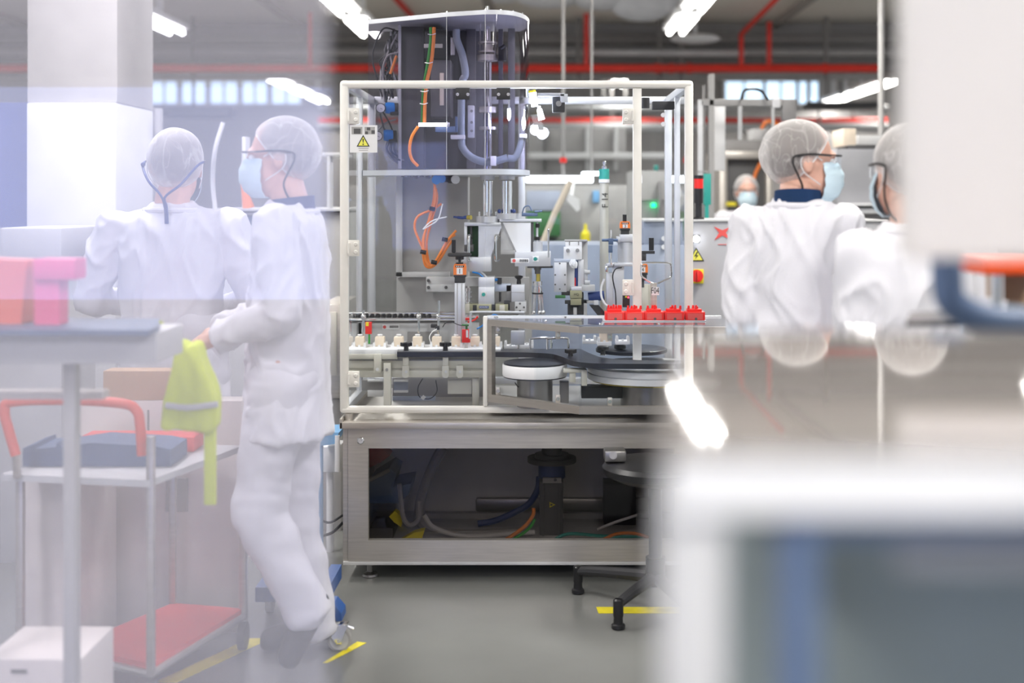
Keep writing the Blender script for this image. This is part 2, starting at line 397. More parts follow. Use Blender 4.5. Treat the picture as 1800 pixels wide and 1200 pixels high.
hung('rail_pipe', 560, 1560, 190, 19.5, .045, 'grey_light', 'far pale pipe above the low red pipe', 'pipe', (650, 1060, 1420))
hung('rail_pipe', 560, 1560, 224, 19.7, .07, 'grey_light', 'far pale duct below the low red pipe', 'duct', (660, 1100, 1440))
pipe('rail_pipe', [(px(1549, 9), 9, 0), (px(1549, 9), 9, 3.75)], .022, 'grey_mid', 'thin grey upright pipe right of the worker in profile')
pipe('conduit', [(px(1040, 15.8), 15.8, 3.75), P(1040, 93, 15.8), P(1310, 94, 15.8)], .04, 'grey_light', 'pale conduit above the red pipe near the white duct')
for x, w_ in ((1017, 'left of the red drop pipe'), (1160, 'left of the white dish lamp'), (1198, 'just left of the cream conduit end'), (1452, 'near the far lamps at right')):
    pipe('pipe_hanger', [(px(x, 15.9), 15.9, 3.75), P(x, 142, 15.9)], .03, 'pipe_grey', 'dark pipe hanger ' + w_, n=6)
b = B()
for x, y, rx, ry in ((965, -8, 62, 22), (1060, -6, 60, 24), (1130, -8, 66, 46), (880, -20, 60, 25)):
    c = P(x, y, 14.5); b.ball(c, rx / FPX * 14.5, .35, ry / FPX * 14.5, n=28)
b.done('air_duct', 'duct_cloth', label='white bulging cloth air duct under the ceiling', cat='duct')
b = B(); b.ball(P(1222, 68, 15.2), .30, .2, .06, n=20); b.cyl(P(1222, 68, 15.2), (px(1222, 15.2), 15.2, 3.75), .02); b.done('dish_lamp', 'white', label='flat white dish lamp shade in front of the grey beam', cat='lamp')
b = B(); b.box(px(283, 15.7), px(405, 15.7), 15.7, 16.1, pz(205, 15.7), pz(187, 15.7), .02); b.cyl(P(340, 188, 15.9), (px(340, 15.9), 15.9, 3.75), .02, n=8)
b.done('air_duct', 'grey_dark', label='dark duct hanging above the worker seen from behind', cat='duct')
b = B(); b.box(px(1420, 18.0), px(1545, 18), 18, 18.4, pz(190, 18), pz(178, 18), .02); b.cyl(P(1480, 188, 18.2), (px(1480, 18.2), 18.2, 3.75), .02, n=8)
b.done('air_duct', 'grey_dark', label='dark duct under the far lamps at right', cat='duct')

# ---- far machines (out of focus)
def far_machine(name, label, Y, rects, cat='machine', gd=True):
    x0 = min(r[0] for r in rects); x1 = max(r[2] for r in rects)
    t = thing(name, label, cat, (px((x0 + x1) / 2, Y), Y, 0))
    for q in rects:
        nm, m, d0, dy = q[4], q[5], q[6], q[7]
        b = B(); b.r(q[0], q[1], q[2], q[3], Y + d0, dy, .004); b.done(nm, m, t)
    return t
FL = lambda Y: CY + CAM_H / Y * FPX - .1
far_machine('packaging_machine', 'pale machine with green drum behind the glass guard', 9.0, [
    (920, 325, 1110, 600, 'housing', 'grey_mid', .5, .6), (920, 600, 1110, FL(9.5), 'base', 'grey_mid', .5, .6),
    (925, 372, 985, 415, 'green_box', 'green', .2, .29), (925, 335, 985, 370, 'blue_box', 'panel_blue', .2, .29),
    (932, 425, 1020, 455, 'green_tray', 'green', .15, .34), (985, 428, 1045, 432, 'shelf', 'grey_dark', .1, .39), (940, 360, 1022, 425, 'inner_opening', 'grey', .45, .06),
    (925, 455, 1110, 480, 'table', 'steel', .1, .4), (1042, 335, 1054, 356, 'display', 'blue_light', .45, .04)])
t = thing('work_light', 'long white light tube hanging behind the guard, lower of two', 'lamp', P(1003, 320, 8.8))
b = B(); b.cyl(P(925, 315, 8.8), P(1042, 315, 8.8), .022); b.done('tube', 'glow_led', t)
b = B(); b.cyl(P(990, 312, 8.8), (px(990, 8.8), 8.8, 3.75), .012, n=8); b.done('hanger', 'grey', t)
b = B(); b.cyl(P(990, 286, 8.8), P(990, 277, 8.8), .024); b.done('red_beacon', 'red', t)
b = B(); b.pp([(1000, 340), (1018, 350), (1020, 368), (1014, 372), (996, 352)], 8.6, .05); b.cyl(P(1005, 345, 8.62), P(1008, 318, 8.8), .01, n=6); b.done('scoop', 'white', t)
t = thing('work_light', 'short white light tube hanging behind the guard, upper of two', 'lamp', P(1040, 304, 9.0))
b = B(); b.cyl(P(1023, 305, 9), P(1060, 305, 9), .011); b.done('tube', 'glow_led', t)
b = B(); b.cyl(P(1040, 303, 9), (px(1040, 9), 9, 3.75), .008, n=8); b.done('hanger', 'grey', t)
b = B(); b.tube([P(1003, 318, 7.5), P(975, 375, 7.5), P(952, 432, 7.5)], .018, smooth=False)
b.tube([P(952, 432, 7.5), P(950, 560, 7.5), (px(950, 7.5), 7.5, 0.0)], .018, smooth=False); b.done('support_pole', 'cream', label='slanting pale pole behind the glass guard', cat='pole')
def bottle_far(x, y0, y1, lab, mt):
    b = B(); c = P(x, y1, 9.25); h = (y1 - y0) / FPX * 8.9; b.lathe([(.034, 0), (.036, h * .5), (.012, h * .7), (.012, h)], c, n=14); b.done('spray_bottle', mt, label=lab, cat='bottle')
bottle_far(1029, 392, 427.5, 'yellow bottle standing behind the guard', 'yellow')
far_machine('stainless_cabinet', 'stainless cabinet with green pilot light seen through the right pane', 8.4, [
    (1112, 300, 1178, 420, 'upper_body', 'grey_mid', .2, .6), (1112, 420, 1178, FL(8.6), 'lower_body', 'grey_mid', .2, .6),
    (1158, 318, 1164, 395, 'handle_bar', 'grey', .1, .1), (1118, 350, 1170, 352, 'seam', 'grey', .17, .04), (1146, 357, 1153, 364, 'pilot_light', 'glow_green', .14, .06), (1151, 290, 1157, 300, 'green_cap', 'teal', .2, .1)])
far_machine('control_console', 'grey machine body behind the far red pipe, left part', 12.5, [
    (930, 225, 1100, 300, 'upper_body', 'grey', 0, .6), (930, 300, 1100, FL(12.5), 'lower_body', 'grey', 0.02, .6), (955, 232, 960, 300, 'upright', 'grey_dark', -.1, .1), (1030, 222, 1036, 300, 'upright', 'grey_light', -.1, .1), (1080, 222, 1086, 300, 'upright', 'grey_light', -.1, .1), (930, 268, 1180, 279, 'rail', 'grey_light', -.2, .1)])
# right background
far_machine('gantry_frame', 'grey gantry frame with a crossbeam behind the control cabinet', 7.6, [
    (1246, 130, 1256, FL(7.6), 'post', 'grey_mid', 0, .05), (1236, 150, 1240, 470, 'post', 'grey', .02, .04), (1228, 175, 1236, 320, 'post', 'white', 0, .05),
    (1232, 174, 1398, 186, 'crossbeam', 'grey_mid', 0, .05), (1358, 172, 1372, 189, 'clamp', 'white', -.01, .07), (1376, 175, 1400, 212, 'bracket', 'grey', -.02, .06),
    (1298, 186, 1305, 246, 'hanging_rod', 'grey_light', 0, .03), (1357, 186, 1362, 235, 'hanging_rod', 'grey_light', 0, .03), (1256, 186, 1275, 300, 'pale_panel', 'white', .3, .05), (1226, 300, 1246, 304, 'tie', 'grey_mid', 0, .04)])
b = B(); b.tube([P(1303, 175, 7.55), P(1308, 160, 7.55), P(1322, 156, 7.55), P(1338, 160, 7.55), P(1350, 176, 7.55)], .008); b.done('cable', 'black', label='black cable arching over the gantry crossbeam', cat='cable')
t = far_machine('vision_machine', 'steel framed machine with dark window behind the far worker', 10.6, [
    (1265, 266, 1358, 279, 'top_frame', 'steel', 0, .9), (1265, 279, 1278, FL(10.6), 'side_frame', 'steel', 0, .9), (1348, 279, 1358, FL(10.6), 'side_frame', 'steel', 0, .9),
    (1278, 279, 1348, 470, 'dark_window', 'grey_dark', .1, .1), (1278, 470, 1348, FL(10.6), 'lower_panel', 'grey_mid', .1, .1), (1272, 246, 1352, 266, 'head_box', 'grey', .1, .7), (1324, 226, 1362, 246, 'junction_box', 'grey_light', 0.15, .3)])
b = B(); b.tube([P(1322, 330, 10.65), P(1328, 305, 10.65), P(1338, 285, 10.65)], .014); b.done('cable', 'orange', t)
b = B(); b.tube([P(1338, 226, 10.6), P(1348, 214, 10.6), P(1362, 216, 10.6), P(1372, 224, 10.6)], .014); b.done('cable', 'orange', t)
b = B(); b.r(1278, 355, 1296, 362, 10.55, .05); b.done('yellow_tag', 'yellow', t)
far_machine('stainless_cabinet', 'stainless cabinet between the two workers at right', 8.0, [
    (1470, 262, 1600, 360, 'body', 'cabinet', 0, .8), (1476, 362, 1600, FL(8), 'open_front', 'grey', .1, .7), (1480, 357, 1600, 362, 'ledge', 'white', -.1, .2), (1492, 366, 1600, 375, 'drawer_edge', 'white', -.05, .15),
    (1500, 397, 1600, 403, 'drawer_edge', 'white', -.05, .15), (1482, 226, 1505, 256, 'box', 'cream', .1, .3), (1490, 254, 1540, 262, 'cable_tray', 'grey_dark', .1, .3), (1508, 238, 1560, 262, 'pale_box', 'grey_light', .3, .3)])
# beacon tower behind the guard corner
t = thing('signal_tower', 'black stack light with red segment beside the guard corner post', 'signal light', P(1228, 388, 6.2))
b = B(); b.vcyl(1228, 340, 388, 12, 6.2); b.lathe([(.028, 0), (.028, .012), (.018, .02)], P(1228, 388, 6.2)); b.done('stem', 'black', t)
b = B(); b.vcyl(1228, 331, 357, 16, 6.2); b.done('black_segment', 'black', t)
b = B(); b.vcyl(1228, 308, 314, 17, 6.2); b.done('cap', 'black', t)
b = B(); b.vcyl(1228, 314, 331, 16, 6.2); b.done('red_segment', 'red', t)
b = B(); b.r(1238, 305, 1250, 360, 6.8, .05); b.box(px(1240, 6.8), px(1246, 6.8), 6.8, 6.84, 0, pz(360, 6.8)); b.done('operator_panel', 'teal', label='teal framed operator panel behind the stack light', cat='panel')
# ---- control cabinet behind the machine
Yc = 6.05
t = thing('control_cabinet', 'grey control cabinet with red four pointed star behind the worker', 'cabinet', (px(1330, Yc), Yc, 0))
b = B(); b.box(px(935, Yc), px(1212, Yc), Yc, Yc + .55, .12, pz(430, Yc), .004); b.done('low_section', 'panel_blue', t)
b = B(); b.box(px(1212, Yc), px(1560, Yc), Yc, Yc + .5, .12, pz(389, Yc), .006); b.done('tall_section', 'cabinet', t)
b = B(); b.box(px(1131, Yc), px(1211, Yc), Yc + .01, Yc + .5, pz(430, Yc), pz(389, Yc), .006); b.done('upper_section', 'panel_blue', t)
b = B(); b.box(px(1131, Yc), px(1560, Yc), Yc - .008, Yc + .5, pz(389, Yc), pz(386, Yc)); b.done('top_edge', 'grey_light', t)
for x in (960, 1200, 1530):
    b = B(); b.cyl((px(x, Yc), Yc + .1, 0), (px(x, Yc), Yc + .1, .12), .025); b.done('foot', 'grey_dark', t)
b = B(); b.pp([(1270 + dx, 409 + dy) for dx, dy in ((-15, -11), (0, -4.5), (13, -10), (6, 0), (14, 12), (0, 5), (-14, 13), (-6, 0))], Yc - .003, .003); b.done('star_emblem', 'pink_red', t)
b = B(); b.r(1262, 429, 1310, 430, Yc - .003, .003, 0); b.done('emblem_line', 'pink_red', t)
text('S', P(1297, 410, Yc - .004), .055, 'ink', t, sx=1.2)
b = B(); b.r(1217, 413, 1230, 426, Yc - .006, .006); b.done('lamp_bezel', 'black', t)
b = B(); b.cyl(P(1224, 420, Yc - .006), P(1224, 420, Yc - .03), .017); b.done('white_pilot_lamp', 'glow_led', t)
b = B(); b.pp([(1224, 435), (1238, 459), (1210, 459)], Yc - .002, .002); b.done('warning_sign', 'ink', t)
b = B(); b.pp([(1224, 438.5), (1235, 457), (1213, 457)], Yc - .004, .002); b.done('warning_field', 'sign_yellow', t)
b = B(); b.pp([(1225, 442), (1220, 451), (1224, 450), (1222, 456), (1228, 448), (1224, 449), (1227, 443)], Yc - .005, .001); b.done('lightning_bolt', 'ink', t)
b = B(); b.r(1219, 473, 1237, 498, Yc - .01, .01, .002); b.done('switch_plate', 'yellow', t)
b = B(); b.cyl(P(1225, 485, Yc - .01), P(1225, 485, Yc - .035), .03); b.box(px(1225, Yc) - .007, px(1225, Yc) + .007, Yc - .06, Yc - .03, pz(494, Yc), pz(476, Yc), .003); b.done('rotary_knob', 'red', t)
for y in (419, 434):
    b = B(); b.cyl(P(1167, y, Yc), P(1167, y, Yc - .012), .012); b.done('bolt_cap', 'white', t)
# floor tapes
for nm, q, lb in (('near', [(568, 1165), (628, 1128), (644, 1130), (576, 1165)], 'yellow floor tape under the caster wheel'),
                  ('b', [(1048, 1067), (1240, 1067), (1240, 1078), (1052, 1078)], 'yellow floor tape under the stool glide'),
                  ('c', [(270, 1200), (440, 1122), (476, 1122), (310, 1200)], 'long yellow floor tape beside the red cart deck')):
    b = B(); b.slab([(px(x, CAM_H * FPX / (y - CY)), CAM_H * FPX / (y - CY)) for x, y in q], .0004, .0016); b.done('floor_tape', 'yellow', label=lb, cat='floor tape')
# ================================================================== THE FILLING MACHINE
def G(x): return px(x, 5.0)
def H(y): return pz(y, 5.0)
def part(t, name, m, *rects, bev=0.0008):
    b = B()
    for q in rects: b.r(q[0], q[1], q[2], q[3], q[4], q[5], bev)
    return b.done(name, m, t)
def screw(b, x, y, Y, r=.006, d=.004):
    b.cyl(P(x, y, Y), P(x, y, Y - d), r, n=12); return b
# ---- base cabinet
t = thing('machine_base', 'stainless base cabinet with long tinted window carrying the glass guard', 'machine base', (G(925), 5.0, 0))
XR = G(1262)
b = B(); b.box(G(600), XR, 4.955, 5.86, H(750), H(739), .002); b.box(G(600), G(604), 4.955, 5.86, H(750), H(733)); b.done('top_plate', 'steel', t)
for x0, x1 in ((G(603), G(611.5)), (XR - .02, XR)):
    b = B(); b.box(x0, x1, 5.0, 5.84, H(990), H(750)); b.done('side_panel', 'steel', t)
b = B()
for x0, x1, y0, y1 in ((612.5, 648, 752, 985), (1185, 1259, 752, 985), (648, 1185, 752, 787), (648, 1185, 948, 985)): b.box(G(x0), G(x1), 4.99, 5.02, H(y1), H(y0))
b.done('door_frame', 'steel', t)
b = B(); b.box(G(604), XR, 4.985, 5.86, H(991), H(985.5), .001); b.done('bottom_rail', 'grey_light', t)
b = B(); b.box(G(647), G(1186), 5.022, 5.027, H(949), H(786)); b.done('tinted_window', 'tint_dark', t)
b = B(); b.box(G(611), XR - .02, 5.80, 5.82, H(985), H(751)); b.done('rear_panel', 'white', t)
b = B(); b.lathe([(.0, 0), (.014, 0), (.014, .004), (.011, .006), (.011, .003), (.004, .003), (.004, .006), (0, .006)], P(634, 774, 4.99), n=24, axis=(0, -1, 0)); b.done('lock', 'chrome', t)
for x in (647, 1225):
    for Y in (5.06, 5.76):
        X = G(x); b = B(); b.lathe([(.030, 0), (.032, .004), (.030, .012), (.012, .020), (.012, .05), (.034, .052), (.030, H(991))], (X, Y, 0), n=28); b.done('foot', 'steel_dark', t)
# ---- things inside the base
def single(b, name, m, label, cat, group=None): return b.done(name, m, label=label, cat=cat, group=group)
Z0 = H(984)
t = thing('servo_column', 'dark servo motor column with blue collar and small yellow mark behind the tinted window', 'motor', (px(970, 5.4), 5.4, Z0))
b = B(); b.r(948, 846, 990, 975, 5.38, .12, .004); b.r(953, 846, 957, 975, 5.37, .02); b.r(981, 846, 985, 975, 5.37, .02); b.done('motor_body', 'grey_dark', t)
b = B(); b.vcyl(970, 812, 838, 48, 5.44); b.done('blue_collar', 'blue_dark', t)
b = B(); b.vcyl(970, 803, 811, 86, 5.44, n=36); b.vcyl(970, 797, 803, 60, 5.44, n=36); b.vcyl(970, 786, 797, 36, 5.44, n=30); b.done('flange', 'grey_dark', t)
b = B(); b.r(954, 840, 987, 849, 5.365, .02); b.done('name_plate', 'grey_mid', t)
b = B(); screw(b, 976, 843, 5.362, .007); b.done('connector', 'black', t)
b = B(); b.pp([(966, 882), (976, 887), (966, 892)], 5.374, .004); b.done('warning_mark', 'yellow', t)
b = B(); b.pp([(967.5, 884.5), (973, 887), (967.5, 889.5)], 5.372, .002); b.done('warning_mark_field', 'grey_dark', t)
def cable(pts, Y, r, m, label, cat='cable', name='cable', n=8):
    b = B(); b.tube([P(*p, Y) if len(p) == 2 else P(*p) for p in pts], r, n=n); return b.done(name, m, label=label, cat=cat)
cable([(778, 787), (765, 810), (748, 850), (738, 890), (742, 918), (775, 935), (830, 938), (920, 934)], 5.45, .022, 'grey', 'thick grey conduit curving down behind the tinted window', 'hose', 'conduit_hose')
cable([(745, 905), (765, 928), (820, 942), (890, 938), (940, 935)], 5.35, .010, 'grey_light', 'pale grey cable along the base bottom', n=8)
cable([(866, 962), (905, 938), (925, 922), (937, 905), (938, 893)], 5.25, .0075, 'orange_cable', 'orange cable with metal plug left of the servo column')
cable([(872, 964), (915, 940), (933, 925), (940, 912)], 5.22, .006, 'green_cable', 'green cable under the orange one left of the servo column')
cable([(968, 952), (1000, 938), (1060, 942), (1130, 944)], 5.30, .007, 'teal', 'dark green cable on the base bottom right of the servo column')
cable([(1060, 948), (1085, 938), (1120, 938), (1160, 952)], 5.2, .0065, 'orange_cable', 'orange cable on the base bottom below the stool seat')
cable([(948, 838), (945, 860), (930, 885), (905, 900), (870, 915), (840, 920)], 5.5, .014, 'blue_dark', 'dark blue cable bundle hanging from the servo column')
cable([(1050, 930), (1080, 918), (1120, 905)], 5.35, .006, 'grey_light', 'thin pale wires beside the dark box in the base')
b = B(); b.r(836, 876, 1150, 900, 5.70, .04, .01); single(b, 'support_bar', 'steel_dark', 'steel channel along the back inside the base', 'bar')
b = B(); b.r(748, 902, 1180, 916, 5.66, .03); single(b, 'cable_duct', 'grey_mid', 'long cable duct low inside the base', 'duct')
b = B(); b.r(1062, 850, 1118, 960, 5.55, .12); single(b, 'drive_box', 'black_soft', 'dark upright drive box inside the base, right of the servo column', 'box')
b = B(); b.pp([(648, 846), (684, 824), (697, 832), (690, 856), (722, 850), (718, 870), (700, 884), (648, 884)], 5.35, .25); single(b, 'plastic_bin', 'blue_grey', 'blue plastic bin inside the base, left', 'bin')
b = B(); b.pp([(640, 787), (670, 787), (686, 800), (670, 812), (640, 826)], 5.5, .1); single(b, 'red_bag', 'pink_red', 'red cloth bag in the upper left of the base', 'bag')
b = B(); b.pp([(684, 908), (694, 898), (706, 908), (705, 926), (693, 918)], 5.3, .05); b.pp([(700, 952), (728, 936), (746, 932), (742, 946), (720, 955)], 5.3, .05); single(b, 'yellow_cloth', 'yellow', 'yellow cloth beside the hose inside the base', 'cloth')
b = B(); b.tube([P(648, 844, 5.3), P(664, 836, 5.3), P(684, 826, 5.3)], .008); b.tube([P(702, 850, 5.28), P(708, 905, 5.28), P(720, 922, 5.28), P(735, 912, 5.28), P(736, 880, 5.28)], .010); single(b, 'handle_tube', 'grey', 'dark bent tube in front of the blue bin', 'tube')
b = B(); b.r(650, 928, 690, 972, 5.32, .2); single(b, 'junction_box', 'grey_dark', 'dark box low at the left inside the base', 'box')

# ---- glass guard
YF, YB = 5.0, 5.8
t = thing('glass_guard', 'tall glazed machine guard with rounded cream frame', 'machine guard', (G(908), YF, H(739)))
d = .033
b = B()
def post(b, x0, x1, Y, y0, y1): b.box(x0, x1, Y, Y + d, y0, y1, .009)
ZT, ZB = H(141), H(727)
b.box(G(597), G(1219), YF, YF + d, H(155), ZT, .012); b.done('top_beam', 'frame_paint', t)
b = B(); b.box(G(597), G(1219), YF, YF + d, ZB, H(714), .012); b.done('bottom_beam', 'frame_paint', t)
for x0, x1 in ((597, 612), (1204, 1219)):
    b = B(); b.box(G(x0), G(x1), YF + .001, YF + d - .001, ZB + .004, ZT - .004, .008); b.done('corner_post', 'frame_paint', t)
b = B(); b.box(G(1113), G(1128), YF + .004, YF + d, H(714), H(155), .002); b.done('middle_post', 'frame_paint', t)
b = B(); b.box(G(849), G(857), YF - .002, YF + d, H(714), H(556), .004); b.done('short_post', 'frame_paint', t)
for x0, x1 in ((G(597), G(612)), (G(1204), G(1219)), (G(905), G(919))):
    b = B(); b.box(x0, x1, YB, YB + d, ZB, ZT, .003); b.done('rear_post', 'alu', t)
b = B(); b.box(G(597), G(1219), YB, YB + d, ZT - .033, ZT, .003); b.box(G(597), G(1219), YB, YB + d, ZB, ZB + .03, .003); b.done('rear_beam', 'alu', t)
for x0 in (G(598), G(1205)):
    b = B(); b.box(x0, x0 + .03, YF + d, YB, ZT - .033, ZT - .002, .003); b.box(x0, x0 + .03, YF + d, YB, ZB, ZB + .03, .003); b.done('side_beam', 'alu', t)
for x0 in (G(599), G(1206)):
    b = B(); b.box(x0, x0 + .024, 5.42, 5.45, ZB + .03, ZT - .03, .002); b.done('side_mullion', 'alu', t)
for x in (612, 1205):
    for Y in (5.02, 5.81):
        b = B(); b.cyl((G(x), Y, H(739)), (G(x), Y, ZB), .016); b.done('stub_foot', 'steel', t)
def pane(x0, x1, z0, z1, Y0, th=.005, m='glass', nm='pane'):
    b = B(); b.box(x0, x1, Y0, Y0 + th, z0, z1); return b.done(nm, m, t)
pane(G(613), G(852.3), H(713), H(156), YF + .006, nm='left_door_pane')
pane(G(853.2), G(1112), H(556), H(156), YF + .006, nm='middle_door_pane')
pane(G(1129), G(1204), H(560), H(156), YF + .012, nm='right_pane')
pane(G(613), G(904), ZB + .03, ZT - .034, YB + .01, nm='rear_pane'); pane(G(920), G(1203), ZB + .03, ZT - .034, YB + .01, nm='rear_pane')
for x0 in (G(604), G(1211)):
    b = B(); b.box(x0, x0 + .005, YF + d, YB, ZB + .03, ZT - .034); b.done('side_pane', 'glass', t)
def hinge(x, y, s):
    b = B(); w_ = 20 * s
    xs = sorted((x, x + w_)); b.box(G(xs[0]), G(xs[1]), YF - .009, YF + .004, H(y + 28), H(y), .003); h = b.done('hinge', 'hinge', t)
    b = B()
    for yy in (y + 7, y + 21): b.lathe([(.0085, 0), (.0085, .003), (.006, .006)], (G(x + s * 14), YF - .009, H(yy)), n=18, axis=(0, -1, 0))
    b.done('screw_cap', 'hinge', h)
    b = B(); b.cyl((G(x + s * 2), YF - .009, H(y + 23)), (G(x + s * 2), YF - .009, H(y + 5)), .005, n=10); b.done('pin', 'hinge', h)
for y in (190, 422, 652): hinge(612, y, 1)
for y in (190, 491): hinge(1114, y, -1)
hinge(1128, 200, 1) if False else None
for x0, x1 in ((801, 826), (873, 897)):
    b = B(); b.box(G(x0), G(x1), YF - .002, YF + .004, H(175), H(154.5), .002); k = b.done('black_bracket', 'black_soft', t)
    b = B()
    for xx in (x0 + 3.5, x1 - 3.5): b.cyl((G(xx), YF - .002, H(166)), (G(xx), YF - .007, H(166)), .0065, n=14)
    b.done('bolt', 'chrome', k)
# warning sticker on the left door
b = B(); b.box(G(615), G(663), YF - .001, YF + .0055, H(268), H(220)); st = b.done('warning_sticker', 'white', t)
b = B(); b.box(G(618), G(637), YF - .0016, YF - .001, H(236), H(223)); b.box(G(641), G(659), YF - .0016, YF - .001, H(236), H(223)); b.done('photo_print', 'grey_mid', st)
b = B()
for q in ((622, 226, 634, 235), (645, 224, 651, 229), (653, 229, 659, 235), (642, 231, 647, 236)): b.box(G(q[0]), G(q[2]), YF - .0022, YF - .0016, H(q[3]), H(q[1]))
b.done('photo_print_dark', 'grey_dark', st)
b = B(); b.prism([(G(638.5), H(237)), (G(650), H(257.5)), (G(627), H(257.5))], YF - .002, YF - .001); b.done('warning_triangle', 'ink', st)
b = B(); b.prism([(G(638.5), H(240.5)), (G(647.3), H(256)), (G(629.7), H(256))], YF - .0026, YF - .002); b.done('triangle_field', 'sign_yellow', st)
b = B(); b.prism([(G(637.3), H(244)), (G(639.8), H(244)), (G(639), H(251)), (G(638), H(251))], YF - .0032, YF - .0026); b.cyl((G(638.5), YF - .0032, H(253.6)), (G(638.5), YF - .0026, H(253.6)), .0028, n=10); b.done('exclamation_mark', 'ink', st)
b = B(); b.box(G(630), G(648), YF - .0016, YF - .001, H(261), H(260)); b.box(G(631), G(647), YF - .0016, YF - .001, H(264.5), H(263.7)); b.done('small_print', 'grey', st)
# interlock switch and lamp on the inner top
b = B(); b.r(945, 163, 992, 169, 5.1, .02); b.r(985, 165, 998, 180, 5.1, .004); k = b.done('lamp_bracket', 'alu', t)
b = B(); b.r(971, 170, 993, 197, 5.12, .03, .004); b.done('switch_box', 'black_soft', k)
b = B(); b.cyl(P(982, 182, 5.12), P(982, 182, 5.10), .012, n=8); b.done('switch_bolt', 'chrome', k)
b = B(); b.cyl(P(1134, 172, 5.2), P(1134, 190, 5.2), .018); b.r(1147, 178, 1186, 192, 5.3, .04, .003); b.done('door_lock', 'black_soft', t)
for y in (202, 218):
    b = B(); b.cyl((G(1166), YF + .012, H(y)), (G(1166), YF + .002, H(y)), .009); b.done('glass_clamp', 'alu', t)
t2 = thing('spot_lamp', 'bright white spot lamp hanging under the guard top beam', 'lamp', P(937, 170, 5.15))
b = B(); b.cyl(P(936, 163, 5.15), P(940, 187, 5.15), .016, .013); b.done('lamp_tube', 'glow_led', t2)
b = B(); b.cyl(P(935, 159, 5.15), P(936, 164, 5.15), .015); b.done('socket', 'yellow', t2)
t2 = thing('spot_lamp', 'small white spot lamp right of the bright rear post', 'lamp', P(949, 200, 5.4))
b = B(); b.cyl(P(948, 192, 5.4), P(952, 210, 5.4), .011, .014); b.done('lamp_tube', 'glow_led', t2)
b = B(); b.cyl(P(947, 186, 5.4), P(948, 193, 5.4), .008); b.done('socket', 'white', t2)

for nm, (x, y, Y), pw in (('spot_lamp_light', (940, 196, 5.15), 5.0), ('spot_lamp_light', (954, 216, 5.4), 3.0)):
    l = bpy.data.lights.new(nm, 'POINT'); l.energy = pw; l.color = (.72, .80, 1.0); l.shadow_soft_size = .03
    o = bpy.data.objects.new(nm, l); COL.objects.link(o); o.location = P(x, y, Y)

# ---- smoked hood
ZH, ZL = CAM_H + 325 / FPX * 5.15, CAM_H + 53 / FPX * 5.15
OUT = [(px(647, 5.44), 5.44), (px(785, 5.22), 5.22), (px(853, 5.15), 5.15), (px(880, 5.155), 5.155), (px(902, 5.19), 5.19), (px(918, 5.26), 5.26), (px(927, 5.35), 5.35), (px(930.5, 5.46), 5.46), (px(928, 5.56), 5.56), (px(915, 5.68), 5.68)]
t = thing('smoked_hood', 'smoked plastic hood with bulging front rising through the guard top', 'hood', (px(790, 5.4), 5.4, ZL))
cxh = Vector((px(780, 5.5), 5.6))
def arcsurf(pts, z0, z1, th):
    b = B(); n = len(pts); V = [Vector(p) for p in pts]; nn = []
    for i in range(n):
        d_ = (V[min(i + 1, n - 1)] - V[max(i - 1, 0)]).normalized(); q = Vector((-d_.y, d_.x))
        if q.dot(cxh - V[i]) < 0: q = -q
        nn.append(q)
    for i in range(n - 1):
        a, c = V[i], V[i + 1]; ai, ci = a + nn[i] * th, c + nn[i + 1] * th
        q = [b.bm.verts.new((p.x, p.y, z)) for z in (z0, z1) for p in (a, c, ci, ai)]
        for f in ((0, 1, 5, 4), (2, 3, 7, 6)) + (((0, 4, 7, 3),) if i == 0 else ()) + (((1, 2, 6, 5),) if i == n - 2 else ()) + ((4, 5, 6, 7), (3, 2, 1, 0)): b.bm.faces.new([q[k] for k in f])
    bmesh.ops.remove_doubles(b.bm, verts=b.bm.verts, dist=1e-5)
    return b
ARC = [(p.x, p.y) for p in catmull([(x, y, 0) for x, y in OUT[2:]], 5)]
arcsurf([OUT[0], OUT[1]], ZL, ZH, .004).done('left_panel', 'smoke', t)
arcsurf([OUT[1], OUT[2]], ZL, ZH, .004).done('front_panel', 'smoke', t)
arcsurf(ARC, ZL, ZH, .004).done('curved_panel', 'smoke', t)
b = B(); b.slab([OUT[0], OUT[1]] + ARC + [(px(647, 5.68), 5.68)], ZH, ZH + .018); b.done('lid', 'alu', t)
b = B(); b.slab([(px(612, 5.1), 5.5), (px(640, 5.44), 5.40), OUT[1]] + [(x + .002, y - .01) for x, y in ARC] + [(px(612, 5.1), 5.74)], ZL - .022, ZL); b.done('shelf_plate', 'alu', t)
for x, y in OUT[:6]:
    b = B(); b.lathe([(.005, 0), (.005, .005), (.003, .007)], (x, y + .012, ZH + .018), n=10); b.done('lid_screw', 'chrome', t)
b = B(); b.lathe([(.008, 0), (.008, .02), (.004, .024)], (px(857, 5.2), 5.2, ZH + .018), n=12); b.done('lid_stud', 'chrome', t)
for x, Y in ((785, 5.21), (853, 5.14)):
    b = B(); b.box(px(x, Y) - .001, px(x, Y) + .001, Y - .002, Y, ZL, ZH); b.done('panel_seam', 'grey_light', t)
